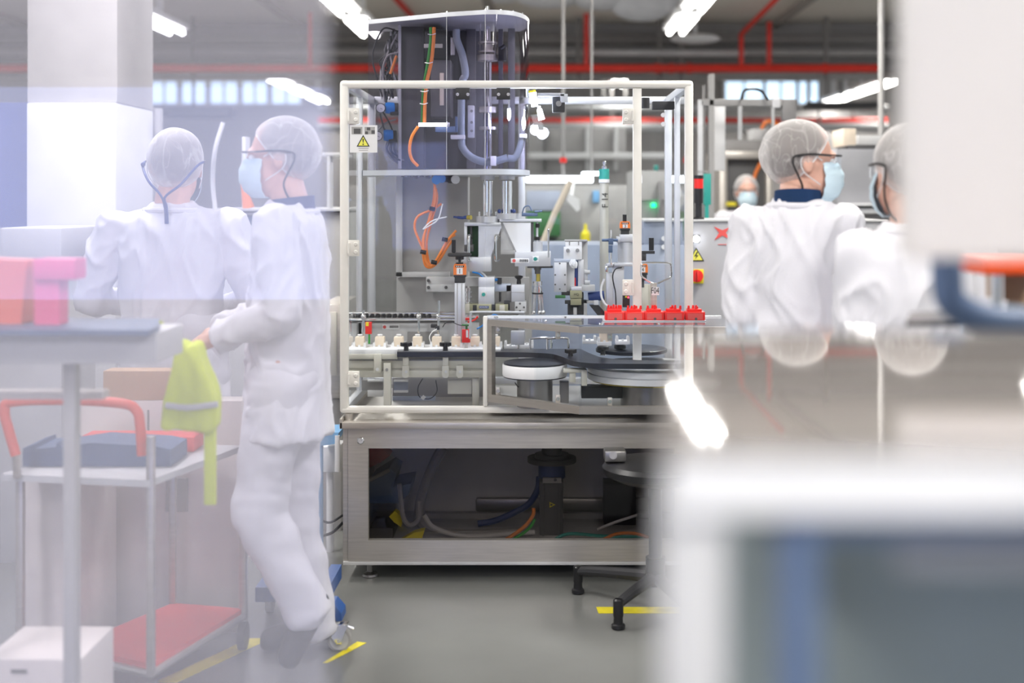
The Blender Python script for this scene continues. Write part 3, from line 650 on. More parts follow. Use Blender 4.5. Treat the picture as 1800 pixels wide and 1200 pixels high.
# content of the hood
def steelbox(name, m, label, cat, *rects, bev=.002):
    b = B()
    for q in rects: b.r(q[0], q[1], q[2], q[3], q[4], q[5], bev)
    return b.done(name, m, label=label, cat=cat)
t = thing('mounting_wall', 'grey vertical mounting plate dividing the smoked hood', 'plate', (px(725, 5.52), 5.52, ZL))
b = B(); b.r(700, 40, 705, 296, 5.47, .02, .001); b.done('plate_edge', 'grey_light', t)
b = B(); b.r(705, 42, 745, 297, 5.52, .1, .001); b.done('plate', 'plate_dark', t)
b = B(); b.r(745, 42, 850, 297, 5.66, .02, .001); b.done('back_plate', 'plate_dark', t)
t = thing('motor_unit', 'black motor box with pale label strip inside the smoked hood', 'motor', P(765, 100, 5.45))
b = B(); b.r(746, 52, 786, 103, 5.42, .2, .003); b.done('black_housing', 'black', t)
b = B(); b.r(745, 77, 778, 84, 5.41, .01, .0005); b.done('label_strip', 'alu_beige', t)
b = B(); b.r(757, 105, 792, 205, 5.43, .18, .003); b.done('gearbox', 'plate_dark', t)
b = B(); b.r(773, 128, 780, 185, 5.425, .01, .0005); b.done('rating_plate', 'cream', t)
t = thing('lift_shaft', 'vertical chrome shaft with clamp rings at the right of the smoked hood', 'shaft', (px(857, 5.4), 5.4, ZL))
b = B(); b.vcyl(857, 46, 297, 11, 5.4); b.vcyl(857, 110, 297, 15, 5.4); b.done('shaft', 'chrome', t)
b = B(); b.vcyl(857, 74, 77, 34, 5.4); b.vcyl(857, 90, 93, 34, 5.4); b.vcyl(857, 78, 90, 18, 5.4); b.vcyl(857, 97, 107, 36, 5.4); b.vcyl(857, 188, 198, 30, 5.38); b.vcyl(857, 223, 228, 30, 5.38); b.done('clamp_ring', 'steel', t)
for x in (844, 871):
    b = B(); b.vcyl(x, 40, 98, 2.5, 5.38, n=8); b.done('guide_rod', 'chrome', t)
b = B(); b.r(876, 82, 890, 106, 5.36, .04); b.cyl(P(880, 85, 5.36), P(888, 80, 5.36), .008); b.done('clamp_lever', 'black', t)
b = B(); b.r(820, 42, 836, 296, 5.6, .03, .002); b.r(876, 42, 884, 296, 5.6, .03); b.r(893, 42, 905, 296, 5.58, .02); b.done('back_rail', 'plate_dark', t)
b = B(); b.r(822, 185, 834, 242, 5.36, .03, .004); k = b.done('terminal_plate', 'alu', t)
b = B(); [screw(b, 829, y, 5.36, .006) for y in (195, 215, 230)]; b.done('bolt', 'grey', k)
cable([(802, 52), (803, 70), (812, 95), (818, 130), (812, 150), (811, 240), (815, 262), (832, 278), (860, 285), (892, 277)], 5.33, .0155, 'hose', 'thick grey hose bending in a loop inside the hood', 'hose', 'grey_hose', n=14)
cable([(893, 278), (905, 277), (913, 262), (920, 235)], 5.33, .0145, 'hose', 'short grey hose end rising right of the clamp', 'hose', 'grey_hose', n=14)
b = B(); b.r(792, 237, 817, 244, 5.30, .05, .002); b.r(862, 274, 872, 291, 5.30, .05, .002); b.r(913, 235, 926, 242, 5.30, .05, .002); single(b, 'hose_clamp', 'white', 'white clamps holding the grey hose', 'clamp')
b = B(); b.r(792, 66, 799, 96, 5.34, .02); single(b, 'side_tag', 'grey_light', 'pale plate left of the grey hose in the hood', 'plate')
cable([(757, 48), (757, 70), (752, 110), (745, 150), (743, 180), (742, 217)], 5.30, .0062, 'green_cable', 'green cable running down through the hood')
cable([(763, 48), (762, 75), (758, 110), (750, 145), (747, 180), (746, 217)], 5.29, .0072, 'orange_cable', 'orange cable running down beside the green one in the hood')
cable([(735, 222), (724, 240), (720, 262), (724, 280), (735, 292)], 5.30, .0065, 'orange_cable', 'orange cable arc below the white light tube')
b = B()
for x, y in ((757, 60), (752, 110), (744, 160), (743, 182)): b.tube([P(x - 5, y, 5.28), P(x + 2, y + 1, 5.27), P(x + 9, y - 1, 5.28)], .0016, n=6)
single(b, 'cable_tie', 'white', 'white cable ties on the green and orange cables', 'cable tie')
t2 = thing('tube_lamp', 'short bright tube lamp across the hood at cable height', 'lamp', P(758, 219, 5.25))
b = B(); b.cyl(P(736, 219, 5.25), P(786, 219, 5.25), .0075); b.done('tube', 'glow_led', t2)
b = B(); b.cyl(P(786, 219, 5.25), P(790, 219, 5.25), .009); b.done('end_cap', 'white', t2)
b = B(); b.r(765, 222, 800, 232, 5.28, .05); b.r(800, 205, 804, 232, 5.28, .02); single(b, 'lamp_bracket', 'blue_grey', 'blue grey bracket under the tube lamp', 'bracket')
# regulators
for (x, y, gx, gy, lab, glab) in ((688, 190, 669, 190, 'upper blue knob pressure regulator in the left of the hood', 'upper'), (685, 238, 664, 239, 'lower blue knob pressure regulator beside the warning sticker', 'lower')):
    t = thing('pressure_regulator', lab, 'regulator', P(x, y, 5.50))
    b = B(); b.cyl(P(x - 3, y, 5.48), P(x + 12, y, 5.48), .022); b.r(x - 2, y + 6, x + 12, y + 12, 5.46, .04); b.done('valve_body', 'black_soft', t)
    b = B(); b.lathe([(.0, 0), (.019, 0), (.024, .006), (.025, .03), (.022, .042), (0, .044)], P(x + 4, y, 5.48) + Vector((.006, 0, 0)), n=22, axis=(-1, -.25, 0)); b.done('blue_knob', 'blue', t)
    b = B(); b.cyl(P(gx, gy, 5.47), P(gx, gy, 5.44), .021); g = b.done('gauge', 'black_soft', t)
    b = B(); b.cyl(P(gx, gy, 5.44), P(gx, gy, 5.437), .018); b.done('dial', 'white', g)
    b = B(); b.tube([P(gx, gy, 5.435), P(gx + 3, gy + 2, 5.435)], .001, n=5, smooth=False); b.done('needle', 'ink', g)
wl = [[(700, 55), (675, 50), (660, 75), (655, 105), (662, 135), (672, 170)], [(698, 60), (688, 80), (676, 110), (672, 150)], [(690, 60), (694, 85), (702, 100)], [(682, 70), (680, 100), (690, 120), (676, 150), (678, 175)],
      [(700, 92), (680, 100), (672, 130), (680, 160)], [(668, 200), (675, 225), (682, 235)], [(672, 195), (684, 215), (690, 230)], [(665, 228), (680, 215), (696, 210)], [(686, 248), (680, 262), (690, 275), (704, 282)], [(690, 248), (688, 265), (700, 275)], [(694, 246), (696, 262), (706, 270)]]
for i, q in enumerate(wl):
    Yw = 5.47 + .01 * (i % 4)
    cable(q, Yw, .0042 if i % 3 else .0034, ('black_soft', 'grey', 'grey_dark')[i % 3], ['black wire curving at the far left of the hood', 'dark wire hanging above the upper blue knob', 'short wire by the plate edge at the hood top', 'winding wire between the hood top and upper regulator', 'grey wire crossing the wire tangle', 'dark wire between the two gauges', 'dark wire between the two blue knobs', 'pale wire from the lower gauge', 'wire loop below the lower blue knob', 'second wire loop below the lower blue knob', 'short wire loop right under the lower blue knob'][i], 'wire', 'wire', 6)
t = thing('wire_bundle', 'dense tangle of dark wires left of the mounting plate in the hood', 'wires', P(690, 140, 5.50))
rnd = random.Random(3)
for i in range(16):
    x0, x1 = rnd.uniform(684, 700), rnd.uniform(668, 696); m1, m2 = rnd.uniform(676, 702), rnd.uniform(664, 694); y0 = rnd.uniform(50, 68)
    b = B(); b.tube([P(x0, y0, 5.52), P(m1, rnd.uniform(76, 88), 5.50 + rnd.uniform(-.02, .02)), P(m2, rnd.uniform(104, 118), 5.50 + rnd.uniform(-.02, .02)), P(x1, rnd.uniform(132, 146), 5.52), P(x1 + rnd.uniform(-8, 8), rnd.uniform(165, 182), 5.53)], rnd.uniform(.003, .0052), n=6, sub=5)
    b.done('wire', ('black_soft', 'grey_dark', 'grey', 'grey_light')[i % 4 if i % 5 else 0], t)
for i in range(7):
    b = B(); x0 = 680 + i * 2.5; b.tube([P(x0, 246, 5.52), P(x0 - 3 + i, 262 + i, 5.50), P(x0 + 8, 278, 5.50), P(x0 + 20 - i, 288 - i, 5.52)], .004, n=6, sub=5); b.done('wire', ('grey', 'grey_dark')[i % 2], t)
cable([(697, 98), (692, 112), (686, 130)], 5.45, .0055, 'orange_cable', 'short orange cable in the wire tangle of the hood')

# ---- below the shelf plate
t = thing('back_column', 'grey stainless column plate standing behind the orange cable loop', 'plate', (px(745, 5.62), 5.62, H(739)))
b = B(); b.box(px(697, 5.62), px(822, 5.62), 5.62, 5.78, H(739), ZL - .023, .003); b.done('column', 'grey_mid', t)
b = B(); b.r(696, 298, 707, 486, 5.58, .04); b.r(696, 478, 790, 487, 5.58, .04); b.done('edge_plate', 'grey_light', t)
t = thing('air_valve_block', 'row of black air couplings under the hood shelf plate', 'valve', P(745, 300, 5.4))
b = B(); b.r(703, 300, 788, 304, 5.4, .05); b.done('rail', 'black_soft', t)
for i, x in enumerate((709, 719, 730, 741, 752, 763)):
    b = B(); b.vcyl(x, 304, 311 + (3 if i in (2, 4) else 0), 8, 5.42, n=10); b.done('coupling', 'grey', t)
t = thing('pressure_regulator', 'blue knob regulator with round gauge below the hood shelf', 'regulator', P(770, 316, 5.35))
b = B(); b.cyl(P(767, 316, 5.40), P(767, 316, 5.33), .019); b.cyl(P(776, 314, 5.42), P(776, 314, 5.36), .018); b.done('blue_knob', 'blue', t)
b = B(); b.r(778, 306, 796, 320, 5.40, .04, .003); b.cyl(P(791, 315, 5.42), P(799, 315, 5.36), .017); b.done('valve_body', 'black_soft', t)
b = B(); b.cyl(P(799, 315, 5.37), P(801, 315.5, 5.345), .018); b.done('gauge_dial', 'white', t)
loops = [[(764, 320), (765, 350), (755, 385), (745, 420), (748, 455), (757, 468), (768, 455), (785, 425), (802, 405)],
         [(766, 330), (768, 352), (758, 390), (750, 425), (753, 458), (760, 464), (772, 450), (790, 420), (800, 412)],
         [(776, 358), (760, 368), (735, 380), (729, 400), (738, 425), (745, 440), (750, 462), (762, 465)],
         [(764, 322), (762, 352), (752, 392), (743, 425), (746, 462), (756, 470), (770, 460), (788, 432), (795, 422)]]
ll = ['front orange cable of the hanging loop', 'inner orange cable of the hanging loop', 'orange cable bulging left of the hanging loop', 'outer orange cable of the hanging loop']
for i, q in enumerate(loops): cable(q, 5.36 + .012 * i, .0052, 'orange_cable', ll[i])
cable([(778, 358), (770, 385), (752, 398), (744, 402), (760, 388), (785, 381)], 5.33, .0028, 'white', 'thin clear air tube looping over the orange cables', 'hose', 'air_tube', 6)
b = B()
for x, y in ((760, 366), (744, 442), (782, 420), (763, 460)): b.cyl(P(x - 5, y, 5.33), P(x + 5, y + 2, 5.33), .009, n=8)
single(b, 'cable_tie', 'black', 'black cable ties on the orange cable loop', 'cable tie')
b = B(); b.cyl(P(797, 381, 5.3), P(804, 382, 5.3), .004); b.cyl(P(804, 382, 5.3), P(815, 383, 5.3), .006); b.cyl(P(815, 382, 5.3), P(822, 382, 5.3), .007); k = b.done('air_fitting', 'blue_dark', label='small blue and green air fitting left of the dosing columns', cat='fitting')
b = B(); b.cyl(P(822, 382, 5.3), P(828, 382, 5.29), .009); b.done('brass_end', 'brass', k)
# ---- dosing columns and brackets
Ym = 5.38
t = thing('dosing_unit', 'left aluminium dosing unit with chrome column and tapering body', 'dosing unit', P(850, 476, Ym))
part(t, 'top_plate', 'alu', (816, 391, 881, 397, Ym, .12))
b = B(); b.pp([(841, 397), (882, 397), (863, 450), (863, 476), (841, 476)], Ym + .003, .10); b.done('tapered_body', 'alu', t)
part(t, 'side_leg', 'alu', (816, 397, 821, 455, Ym + .01, .08)); part(t, 'lower_block', 'alu', (813, 452, 863, 477, Ym - .012, .10))
part(t, 'inner_dark', 'green', (821, 397, 841, 452, Ym + .09, .01))
b = B(); b.vcyl(828, 398, 440, 5, Ym + .04, n=10); b.r(816, 430, 832, 442, Ym - .004, .04, .002); b.done('piston', 'grey_dark', t)
b = B(); b.vcyl(857, 318, 382, 17, Ym + .04, n=24); b.done('column', 'chrome', t)
b = B(); b.vcyl(857, 380, 391, 42, Ym + .04, n=30); b.vcyl(857, 304, 316, 26, Ym + .04, n=24); b.done('flange', 'alu', t)
b = B(); [b.vcyl(x, 372, 381, 3.5, Ym + .02, n=10) for x in (843, 857, 872)]; b.done('flange_bolt', 'chrome', t)
def bow(x, y0, y1, dx=0):
    b = B(); b.tube([P(x + 6 + dx, y0 + 3, Ym + .02), P(x + 2, y0, Ym - .02), P(x, y0 + 6, Ym - .03), P(x, y1 - 6, Ym - .03), P(x + 2, y1, Ym - .02), P(x + 6, y1 - 3, Ym + .02)], .0058, n=10); return b
bow(824, 413, 458).done('grip_handle', 'chrome', t)
t = thing('dosing_unit', 'right aluminium dosing unit with label beam and triangular side face', 'dosing unit', P(915, 468, Ym))
part(t, 'top_plate', 'alu', (878, 385, 952, 390, Ym, .12))
b = B(); b.pp([(884, 391), (933, 391), (933, 447), (910, 447)], Ym + .003, .10); b.done('tapered_body', 'white', t)
b = B(); b.pp([(881, 393), (884, 391), (910, 446), (880, 446)], Ym + .02, .09); b.done('side_face', 'grey_light', t)
part(t, 'dark_slot', 'grey_dark', (933, 391, 938, 447, Ym + .02, .07))
b = B(); b.vcyl(945, 425, 443, 18, Ym + .03, n=24); b.vcyl(944, 391, 425, 4.5, Ym + .03, n=12); b.done('cylinder', 'alu', t)
b = B(); b.vcyl(945, 393, 400, 8, Ym + .03, n=12); b.vcyl(945, 416, 422, 8, Ym + .03, n=12); b.done('rod_nut', 'black', t)
b = B(); b.vcyl(891, 318, 378, 19, Ym + .04, n=24); b.done('column', 'chrome', t)
b = B(); b.vcyl(893, 375, 385, 42, Ym + .04, n=30); b.vcyl(891, 304, 316, 28, Ym + .04, n=24); b.done('flange', 'alu', t)
b = B(); [b.ball(P(x, 371, Ym + .03), .009, n=12) for x in (878, 903)]; b.done('ball_cap', 'blue_dark', t)
b = B(); b.r(917, 374, 945, 380, Ym, .02, .002); b.cyl(P(940, 372, Ym), P(953, 371, Ym), .004); b.tube([P(918, 374, Ym), P(922, 364, Ym), P(930, 362, Ym), P(935, 371, Ym)], .0028, n=7); b.done('air_fitting', 'blue_grey', t)
bow(871, 413, 458).done('grip_handle', 'chrome', t)
b = B(); b.vcyl(964, 404, 452, 3.4, Ym - .03, n=10); b.ball(P(964, 404, Ym - .03), .006, n=10); b.done('lever_rod', 'chrome', t)
part(t, 'beam_block', 'alu', (905, 443, 968, 468, Ym - .03, .13)); part(t, 'left_foot', 'grey_mid', (880, 440, 906, 447, Ym, .1))
k = part(t, 'barcode_label', 'white', (898, 454, 930, 462, Ym - .033, .003))
b = B(); b.lathe([(.005, 0), (.0072, 0), (.0072, .0006), (.005, .0006)], P(903.5, 458, Ym - .033), n=16, axis=(0, -1, 0)); b.done('red_ring', 'pink_red', k)
b = B()
for i in range(12): b.r(913 + i * 1.3, 455.7, 913 + i * 1.3 + (.9 if i % 3 else .5), 460.3, Ym - .034, .001, 0)
b.done('bar_code', 'ink', k)
k = part(t, 'green_sticker', 'white', (936, 450, 947, 460, Ym - .033, .003))
b = B(); b.lathe([(.0058, 0), (.008, 0), (.008, .0006), (.0058, .0006)], P(941, 455, Ym - .033), n=16, axis=(0, -1, 0)); b.r(940, 454.5, 946, 455.5, Ym - .034, .001, 0); b.done('ring_mark', 'teal', k)
# capping spindle
t = thing('capping_spindle', 'vertical chrome capping spindle with brass sleeve under the label beam', 'spindle', P(945, 553, Ym))
b = B(); b.vcyl(945, 468, 474, 13, Ym); b.vcyl(945, 474, 481, 10, Ym); b.r(927, 467, 972, 471, Ym - .01, .03); b.done('chuck', 'grey_dark', t)
b = B(); b.vcyl(946, 481, 494, 7.5, Ym); b.done('brass_sleeve', 'brass', t)
b = B(); b.vcyl(945, 494, 502, 17, Ym, n=24); b.vcyl(945, 503, 507, 15, Ym, n=24); b.vcyl(945, 509, 514, 17, Ym, n=24); b.vcyl(945, 507, 509, 18, Ym, n=24); b.done('head_ring', 'chrome', t)
b = B(); b.vcyl(945, 514, 516.5, 20, Ym, n=24); b.done('rubber_ring', 'black', t)
for x in (938, 949, 955):
    b = B(); b.cyl(P(x, 552, Ym), P(x * .7 + 945 * .3, 517, Ym), .0075 if x != 955 else .005, n=12); b.ball(P(x, 549, Ym), .010, n=12); b.done('finger', 'chrome', t)
# horizontal carrier bar + gripper group
steelbox('carrier_bar', 'grey_light', 'horizontal pale bar behind the first position indicator', 'bar', (749, 487, 868, 503, 5.52, .05), (749, 500, 800, 513, 5.515, .05))
b = B(); [b.cyl(P(x, 505, 5.515), P(x, 505, 5.508), .007, n=12) for x in (753, 784)]; b.cyl(P(753, 493, 5.52), P(753, 493, 5.512), .007); single(b, 'hex_bolt', 'grey_dark', 'dark bolts in the carrier bar left end', 'bolt')
t = thing('gripper_module', 'block gripper with olive jaws and small blue name badge', 'gripper', P(868, 548, 5.35))
part(t, 'upper_block', 'alu', (841, 487, 869, 505, 5.36, .09), (841, 505, 869, 535, 5.35, .09)); part(t, 'jaw_body', 'olive', (825, 535, 864, 549, 5.34, .08), (871, 535, 893, 549, 5.34, .08))
part(t, 'end_piece', 'alu_beige', (818, 535, 826, 550, 5.34, .08), (878, 536, 887, 549, 5.335, .02)); k = part(t, 'name_badge', 'blue_dark', (842.5, 537.5, 859, 542, 5.338, .003), bev=.0)
text('SCHUNK', P(850.5, 539.8, 5.3365), .0085, 'white', k)
part(t, 'black_jaw', 'black', (831, 536, 838, 549, 5.338, .01), (864, 535, 871, 549, 5.345, .05), (886, 529, 896, 545, 5.36, .04))
k = part(t, 'sticker', 'grey_light', (845, 513, 856, 522, 5.347, .004)); b = B(); b.lathe([(.0058, 0), (.008, 0), (.008, .0006), (.0058, .0006)], P(850, 517.5, 5.347), n=16, axis=(0, -1, 0)); b.done('ring_mark', 'teal', k)
b = B(); b.vcyl(823, 506, 548, 9, 5.40, n=16); [b.vcyl(823, y, y + 2.5, 13, 5.40, n=16) for y in (512, 520, 527)]; b.done('threaded_rod', 'chrome', t)
t = thing('clamp_block', 'pale clamping block with black mushroom knob', 'block', P(908, 548, 5.37))
part(t, 'bridge', 'alu_blue', (869, 499, 898, 512, 5.40, .05)); part(t, 'body', 'alu', (899, 500, 922, 530, 5.37, .08)); part(t, 'groove', 'grey_mid', (899, 513, 922, 514, 5.368, .003), bev=0)
part(t, 'arm_side', 'grey', (890, 501, 899, 531, 5.40, .07))
k = part(t, 'base_block', 'grey_light', (905, 530, 925, 549, 5.37, .07)); b = B(); [screw(b, x, y, 5.37, .0045, .002) for x, y in ((914, 533.5), (908, 540), (921, 540), (914, 546.5))]; b.done('screw', 'grey_dark', k)
b = B(); b.lathe([(.010, 0), (.008, .02), (.012, .022), (.019, .030), (.016, .035), (.006, .037)], P(912, 499, 5.40), n=20); b.done('knob', 'black', t)
b = B(); b.vcyl(879, 513, 530, 4, 5.40, n=10); b.vcyl(878, 488, 499, 8, 5.40, n=10); b.done('plug', 'black_soft', t)
b = B(); b.cyl(P(870, 492, 5.4), P(876, 491, 5.4), .006); b.done('blue_fitting', 'blue', t)
steelbox('mount_panel', 'grey_mid', 'grey mounting panel behind the clamp block', 'panel', (865, 487, 930, 552, 5.60, .02))
cable([(830, 478), (842, 481), (850, 488), (856, 496)], 5.37, .004, 'blue', 'blue air tube behind the first indicator', 'hose', 'air_tube', 6)
cable([(831, 475), (845, 478), (854, 486), (859, 496)], 5.38, .004, 'white', 'white air tube behind the first indicator', 'hose', 'air_tube', 6)
cable([(878, 556), (868, 553), (858, 560), (848, 572), (838, 578)], 5.22, .0032, 'blue', 'blue tube bending beside the cover corner', 'hose', 'air_tube', 6)
cable([(840, 556), (834, 562), (822, 566)], 5.22, .004, 'red', 'short red tube beside the blue one', 'hose', 'air_tube', 6)

# ---- position indicators
def indicator(name, label, x0, x1, y0, y1, Y, num, foot, lx=None):
    s = (x1 - x0)
    t = thing(name, label, 'position indicator', P((x0 + x1) / 2, foot, Y))
    b = B(); b.pp([(x0 + 1.5, y0), (x1 - 1.5, y0), (x1, y0 + 5), (x1, y1), (x0, y1), (x0, y0 + 5)], Y, .045); b.done('orange_housing', 'orange', t)
    k = part(t, 'counter_window', 'ink', (x0 + s * .16, y0 + s * .11, x1 - s * .16, y0 + s * .26, Y - .001, .002), bev=0)
    b = B()
    for i in range(4): b.r(x0 + s * (.24 + i * .14), y0 + s * .14, x0 + s * (.31 + i * .14), y0 + s * .23, Y - .002, .001, 0)
    b.done('digits', 'white', k)
    k = part(t, 'number_plate', 'white', (x0 + s * .26, y0 + s * .30, x1 - s * .26, y1 - s * .04, Y - .001, .002), bev=0)
    text(num, P((x0 + x1) / 2, (y0 + s * .3 + y1) / 2, Y - .002), (y1 - y0) * .62 / FPX * Y, 'ink', k)
    part(t, 'black_base', 'black_soft', (x0 + .5, y1, x1 - .5, y1 + 4, Y - .001, .047), (x0 + 2, y1 + 4, x1 - 2, y1 + 14, Y + .002, .04))
    return t
Yi = 5.24
t = indicator('position_indicator', 'orange position indicator numbered 1 with large black handwheel', 797, 819, 464, 483, Yi, '1', 497)
b = B(); b.vcyl(808, 461, 465, 13, Yi + .02); b.vcyl(808, 455, 461, 5, Yi + .02); b.vcyl(808, 449, 456, 15, Yi + .02, n=24); b.done('hub', 'black', t)
b = B(); b.lathe([(.02, 0), (.045, -.001), (.049, .003), (.049, .010), (.044, .013), (.01, .013)], P(808, 450, Yi + .02), n=36); w_ = b.done('handwheel', 'black_soft', t)
b = B(); b.vcyl(797.5, 421.5, 443, 7.5, Yi + .02, n=16); b.vcyl(797.5, 441, 445, 5, Yi + .02); b.done('handle', 'black', w_)
part(t, 'column', 'alu', (799, 497, 817, 600, Yi + .005, .04), bev=.002)
b = B(); b.r(803, 498, 804.5, 600, Yi + .003, .003, 0); b.r(811, 498, 812.5, 600, Yi + .003, .003, 0); b.done('column_groove', 'grey_mid', t)
t = indicator('position_indicator', 'small orange position indicator numbered 3 with black knob', 1090, 1108, 389, 401, 5.32, '3', 412)
b = B(); b.vcyl(1098, 377, 389, 7, 5.34); b.vcyl(1098, 384, 389, 5, 5.34); b.done('knob', 'black', t)
part(t, 'motor_cap', 'alu', (1090, 412, 1114, 425, 5.31, .06), (1084, 416, 1090, 426, 5.31, .05))
b = B(); b.vcyl(1101, 425, 462, 31, 5.35, n=28); b.done('motor_body', 'alu', t)
part(t, 'bracket', 'alu', (1066, 463, 1080, 468, 5.31, .05), (1078, 462, 1112, 468, 5.31, .05)); part(t, 'left_column', 'alu', (1066, 480, 1077, 560, 5.33, .05), (1064, 466, 1077, 470, 5.33, .04)); part(t, 'right_column', 'alu', (1077, 466, 1097, 560, 5.34, .05))
b = B(); b.r(1064, 468, 1068, 478, 5.30, .02); b.done('clip', 'chrome', t)
t = indicator('position_indicator', 'orange position indicator numbered 4 behind the middle post, black crank above', 1121, 1139, 464, 479, 5.30, '4', 493)
part(t, 'crank', 'black_soft', (1128, 441, 1151, 446, 5.30, .02), (1128, 446, 1136, 458, 5.30, .02)); b = B(); b.vcyl(1145, 418, 440, 9, 5.31, n=16); b.done('crank_handle', 'black', t)
b = B(); b.vcyl(1130, 493, 505, 5, 5.32); b.done('shaft', 'grey_dark', t); part(t, 'column', 'alu_beige', (1128, 500, 1140, 560, 5.34, .04), (1140, 500, 1146, 560, 5.36, .03))
cable([(1093, 470), (1082, 473), (1077, 485), (1079, 500), (1082, 515), (1083, 545)], 5.28, .0028, 'black', 'thin black wire looping left of the lower hinge', 'wire', 'wire', 6)
cable([(1062, 490), (1057, 505), (1057, 520), (1062, 532), (1070, 540)], 5.28, .0045, 'white', 'cream tube curving down beside the orange stations', 'hose', 'air_tube', 8)
t = thing('light_sensor', 'small dark sensor with red and yellow lights below the hinge', 'sensor', P(1101, 535, 5.06))
part(t, 'housing', 'black_soft', (1095, 519, 1107, 540, 5.06, .03)); part(t, 'red_light', 'glow_red', (1103, 521, 1106, 524, 5.058, .003), bev=0); part(t, 'yellow_light', 'yellow', (1099, 520, 1102, 523, 5.058, .003), bev=0)
t = thing('clamp_rod', 'thin upright rod with dark cross clamp left of indicator 3', 'rod', P(1074, 468, 5.3))
b = B(); b.vcyl(1074, 404, 465, 3.2, 5.3, n=10); b.done('rod', 'chrome', t)
part(t, 'clamp', 'blue_grey', (1070, 419, 1078, 430, 5.29, .03), (1070, 431, 1077, 444, 5.29, .03)); b = B(); b.cyl(P(1058, 422, 5.3), P(1086, 422, 5.3), .006); b.done('cross_arm', 'blue_grey', t)
# ---- linear slide station
t = thing('linear_slide', 'tall light slide unit with coiled wires and HQ gripper at its foot', 'slide unit', P(1003, 553, 5.4))
k = part(t, 'left_block', 'alu', (974, 461, 996, 513, 5.36, .06)); part(t, 'left_block_side', 'grey_light', (996, 456, 1010, 514, 5.39, .08)); part(t, 'left_block_top', 'alu_blue', (974, 456, 1012, 461, 5.36, .10))
b = B(); [screw(b, x, y, 5.36, .0035, .002) for x, y in ((976, 483), (993, 483), (976, 500), (993, 500), (984, 463), (984, 508))]; b.done('screw', 'grey_dark', k)
k = part(t, 'front_plate', 'white', (991, 434, 1023, 456, 5.37, .04), (994, 425, 1023, 434, 5.38, .04)); b = B(); [b.cyl(P(x, 440, 5.37), P(x, 440, 5.362), .008, n=16) for x in (998, 1015)]; b.done('bolt', 'chrome', k)
b = B(); [b.r(x, 424, x + 2, 431, 5.378, .01, 0) for x in (1000, 1016)]; b.done('slot', 'grey', k)
part(t, 'rear_column', 'grey_light', (1023, 424, 1033, 505, 5.42, .06)); part(t, 'top_cap', 'grey_mid', (993, 422, 1033, 424.5, 5.38, .10)); part(t, 'inner_slot', 'blue_dark', (1008, 458, 1016, 504, 5.40, .02))
part(t, 'red_stripe', 'red', (1009, 488, 1012, 504, 5.398, .003), bev=0); part(t, 'right_rail', 'alu', (1016, 456, 1026, 505, 5.39, .06), (1026, 474, 1031, 505, 5.41, .03))
b = B(); [b.cyl(P(1028, y, 5.40), P(1037, y, 5.40), .008) for y in (478, 496)]; b.r(1022, 501, 1046, 511, 5.38, .05); b.done('side_bolt', 'grey_light', t)
b = B()
for i in range(7):
    a = i * .5; b.tube([P(1004 + i * 1.2, 456, 5.36), P(1001 + i * 1.6, 464 + (i % 3), 5.345), P(1007 + i, 471 - (i % 2) * 2, 5.35), P(1012 + i * .4, 462, 5.355), P(1009, 456, 5.37)], .0016, n=5)
b.done('wire_coil', 'white', t)
part(t, 'sensor_block', 'green', (976, 519, 994, 524, 5.35, .02)); part(t, 'black_link', 'black_soft', (987, 512, 1004, 519, 5.37, .03), (993, 528, 1004, 534, 5.37, .03), (998, 534, 1026, 553, 5.40, .05), (1020, 514, 1026, 552, 5.41, .05))
k = part(t, 'gripper_body', 'olive', (1002, 510, 1023, 524, 5.35, .05), (1003, 525, 1022, 536, 5.355, .05)); part(t, 'gripper_cap', 'alu', (1004, 504, 1023, 511, 5.35, .05)); text('HQ', P(1013, 517.5, 5.349), .014, 'ink', k)
part(t, 'jaw', 'grey_light', (1008, 540, 1014, 553, 5.38, .02))
t = thing('rotary_feeder', 'angled black feeder chute with dark blue cylinder beside the slide unit', 'feeder', P(1045, 553, 5.4))
part(t, 'stand', 'grey_light', (1026, 528, 1032, 556, 5.40, .05), (1026, 528, 1046, 533, 5.40, .05)); b = B(); b.cyl(P(1034, 522, 5.42), P(1062, 519, 5.42), .020); b.done('blue_cylinder', 'blue_dark', t)
part(t, 'terminal', 'white', (1044, 528, 1052, 536, 5.39, .03)); b = B(); b.pp([(1036, 536), (1052, 536), (1070, 556), (1052, 556)], 5.38, .03); b.done('chute', 'black_soft', t)
# ---- marked plastic tube
t = thing('supply_tube', 'tall pale tube with teal cap and handwritten F 14 mark', 'tube', P(1062, 500, 5.62))
b = B(); b.vcyl(1062, 322, 560, 15.5, 5.62, n=28); b.done('tube_body', 'alu_beige', t)
b = B(); b.vcyl(1062, 297, 315, 18, 5.62, n=28); b.done('teal_cap', 'teal', t); b = B(); b.vcyl(1062, 315, 321, 19, 5.62, n=28); b.done('white_collar', 'white', t)
b = B(); b.lathe([(.010, 0), (.010, .012), (.005, .014), (.005, .02), (.008, .022), (.008, .032), (.003, .036)], P(1062, 297, 5.62), n=16); b.done('top_fitting', 'chrome', t)
text('F 14', P(1064, 352, 5.598), .038, 'ink', t, rot=(PI / 2, -PI / 2, 0))

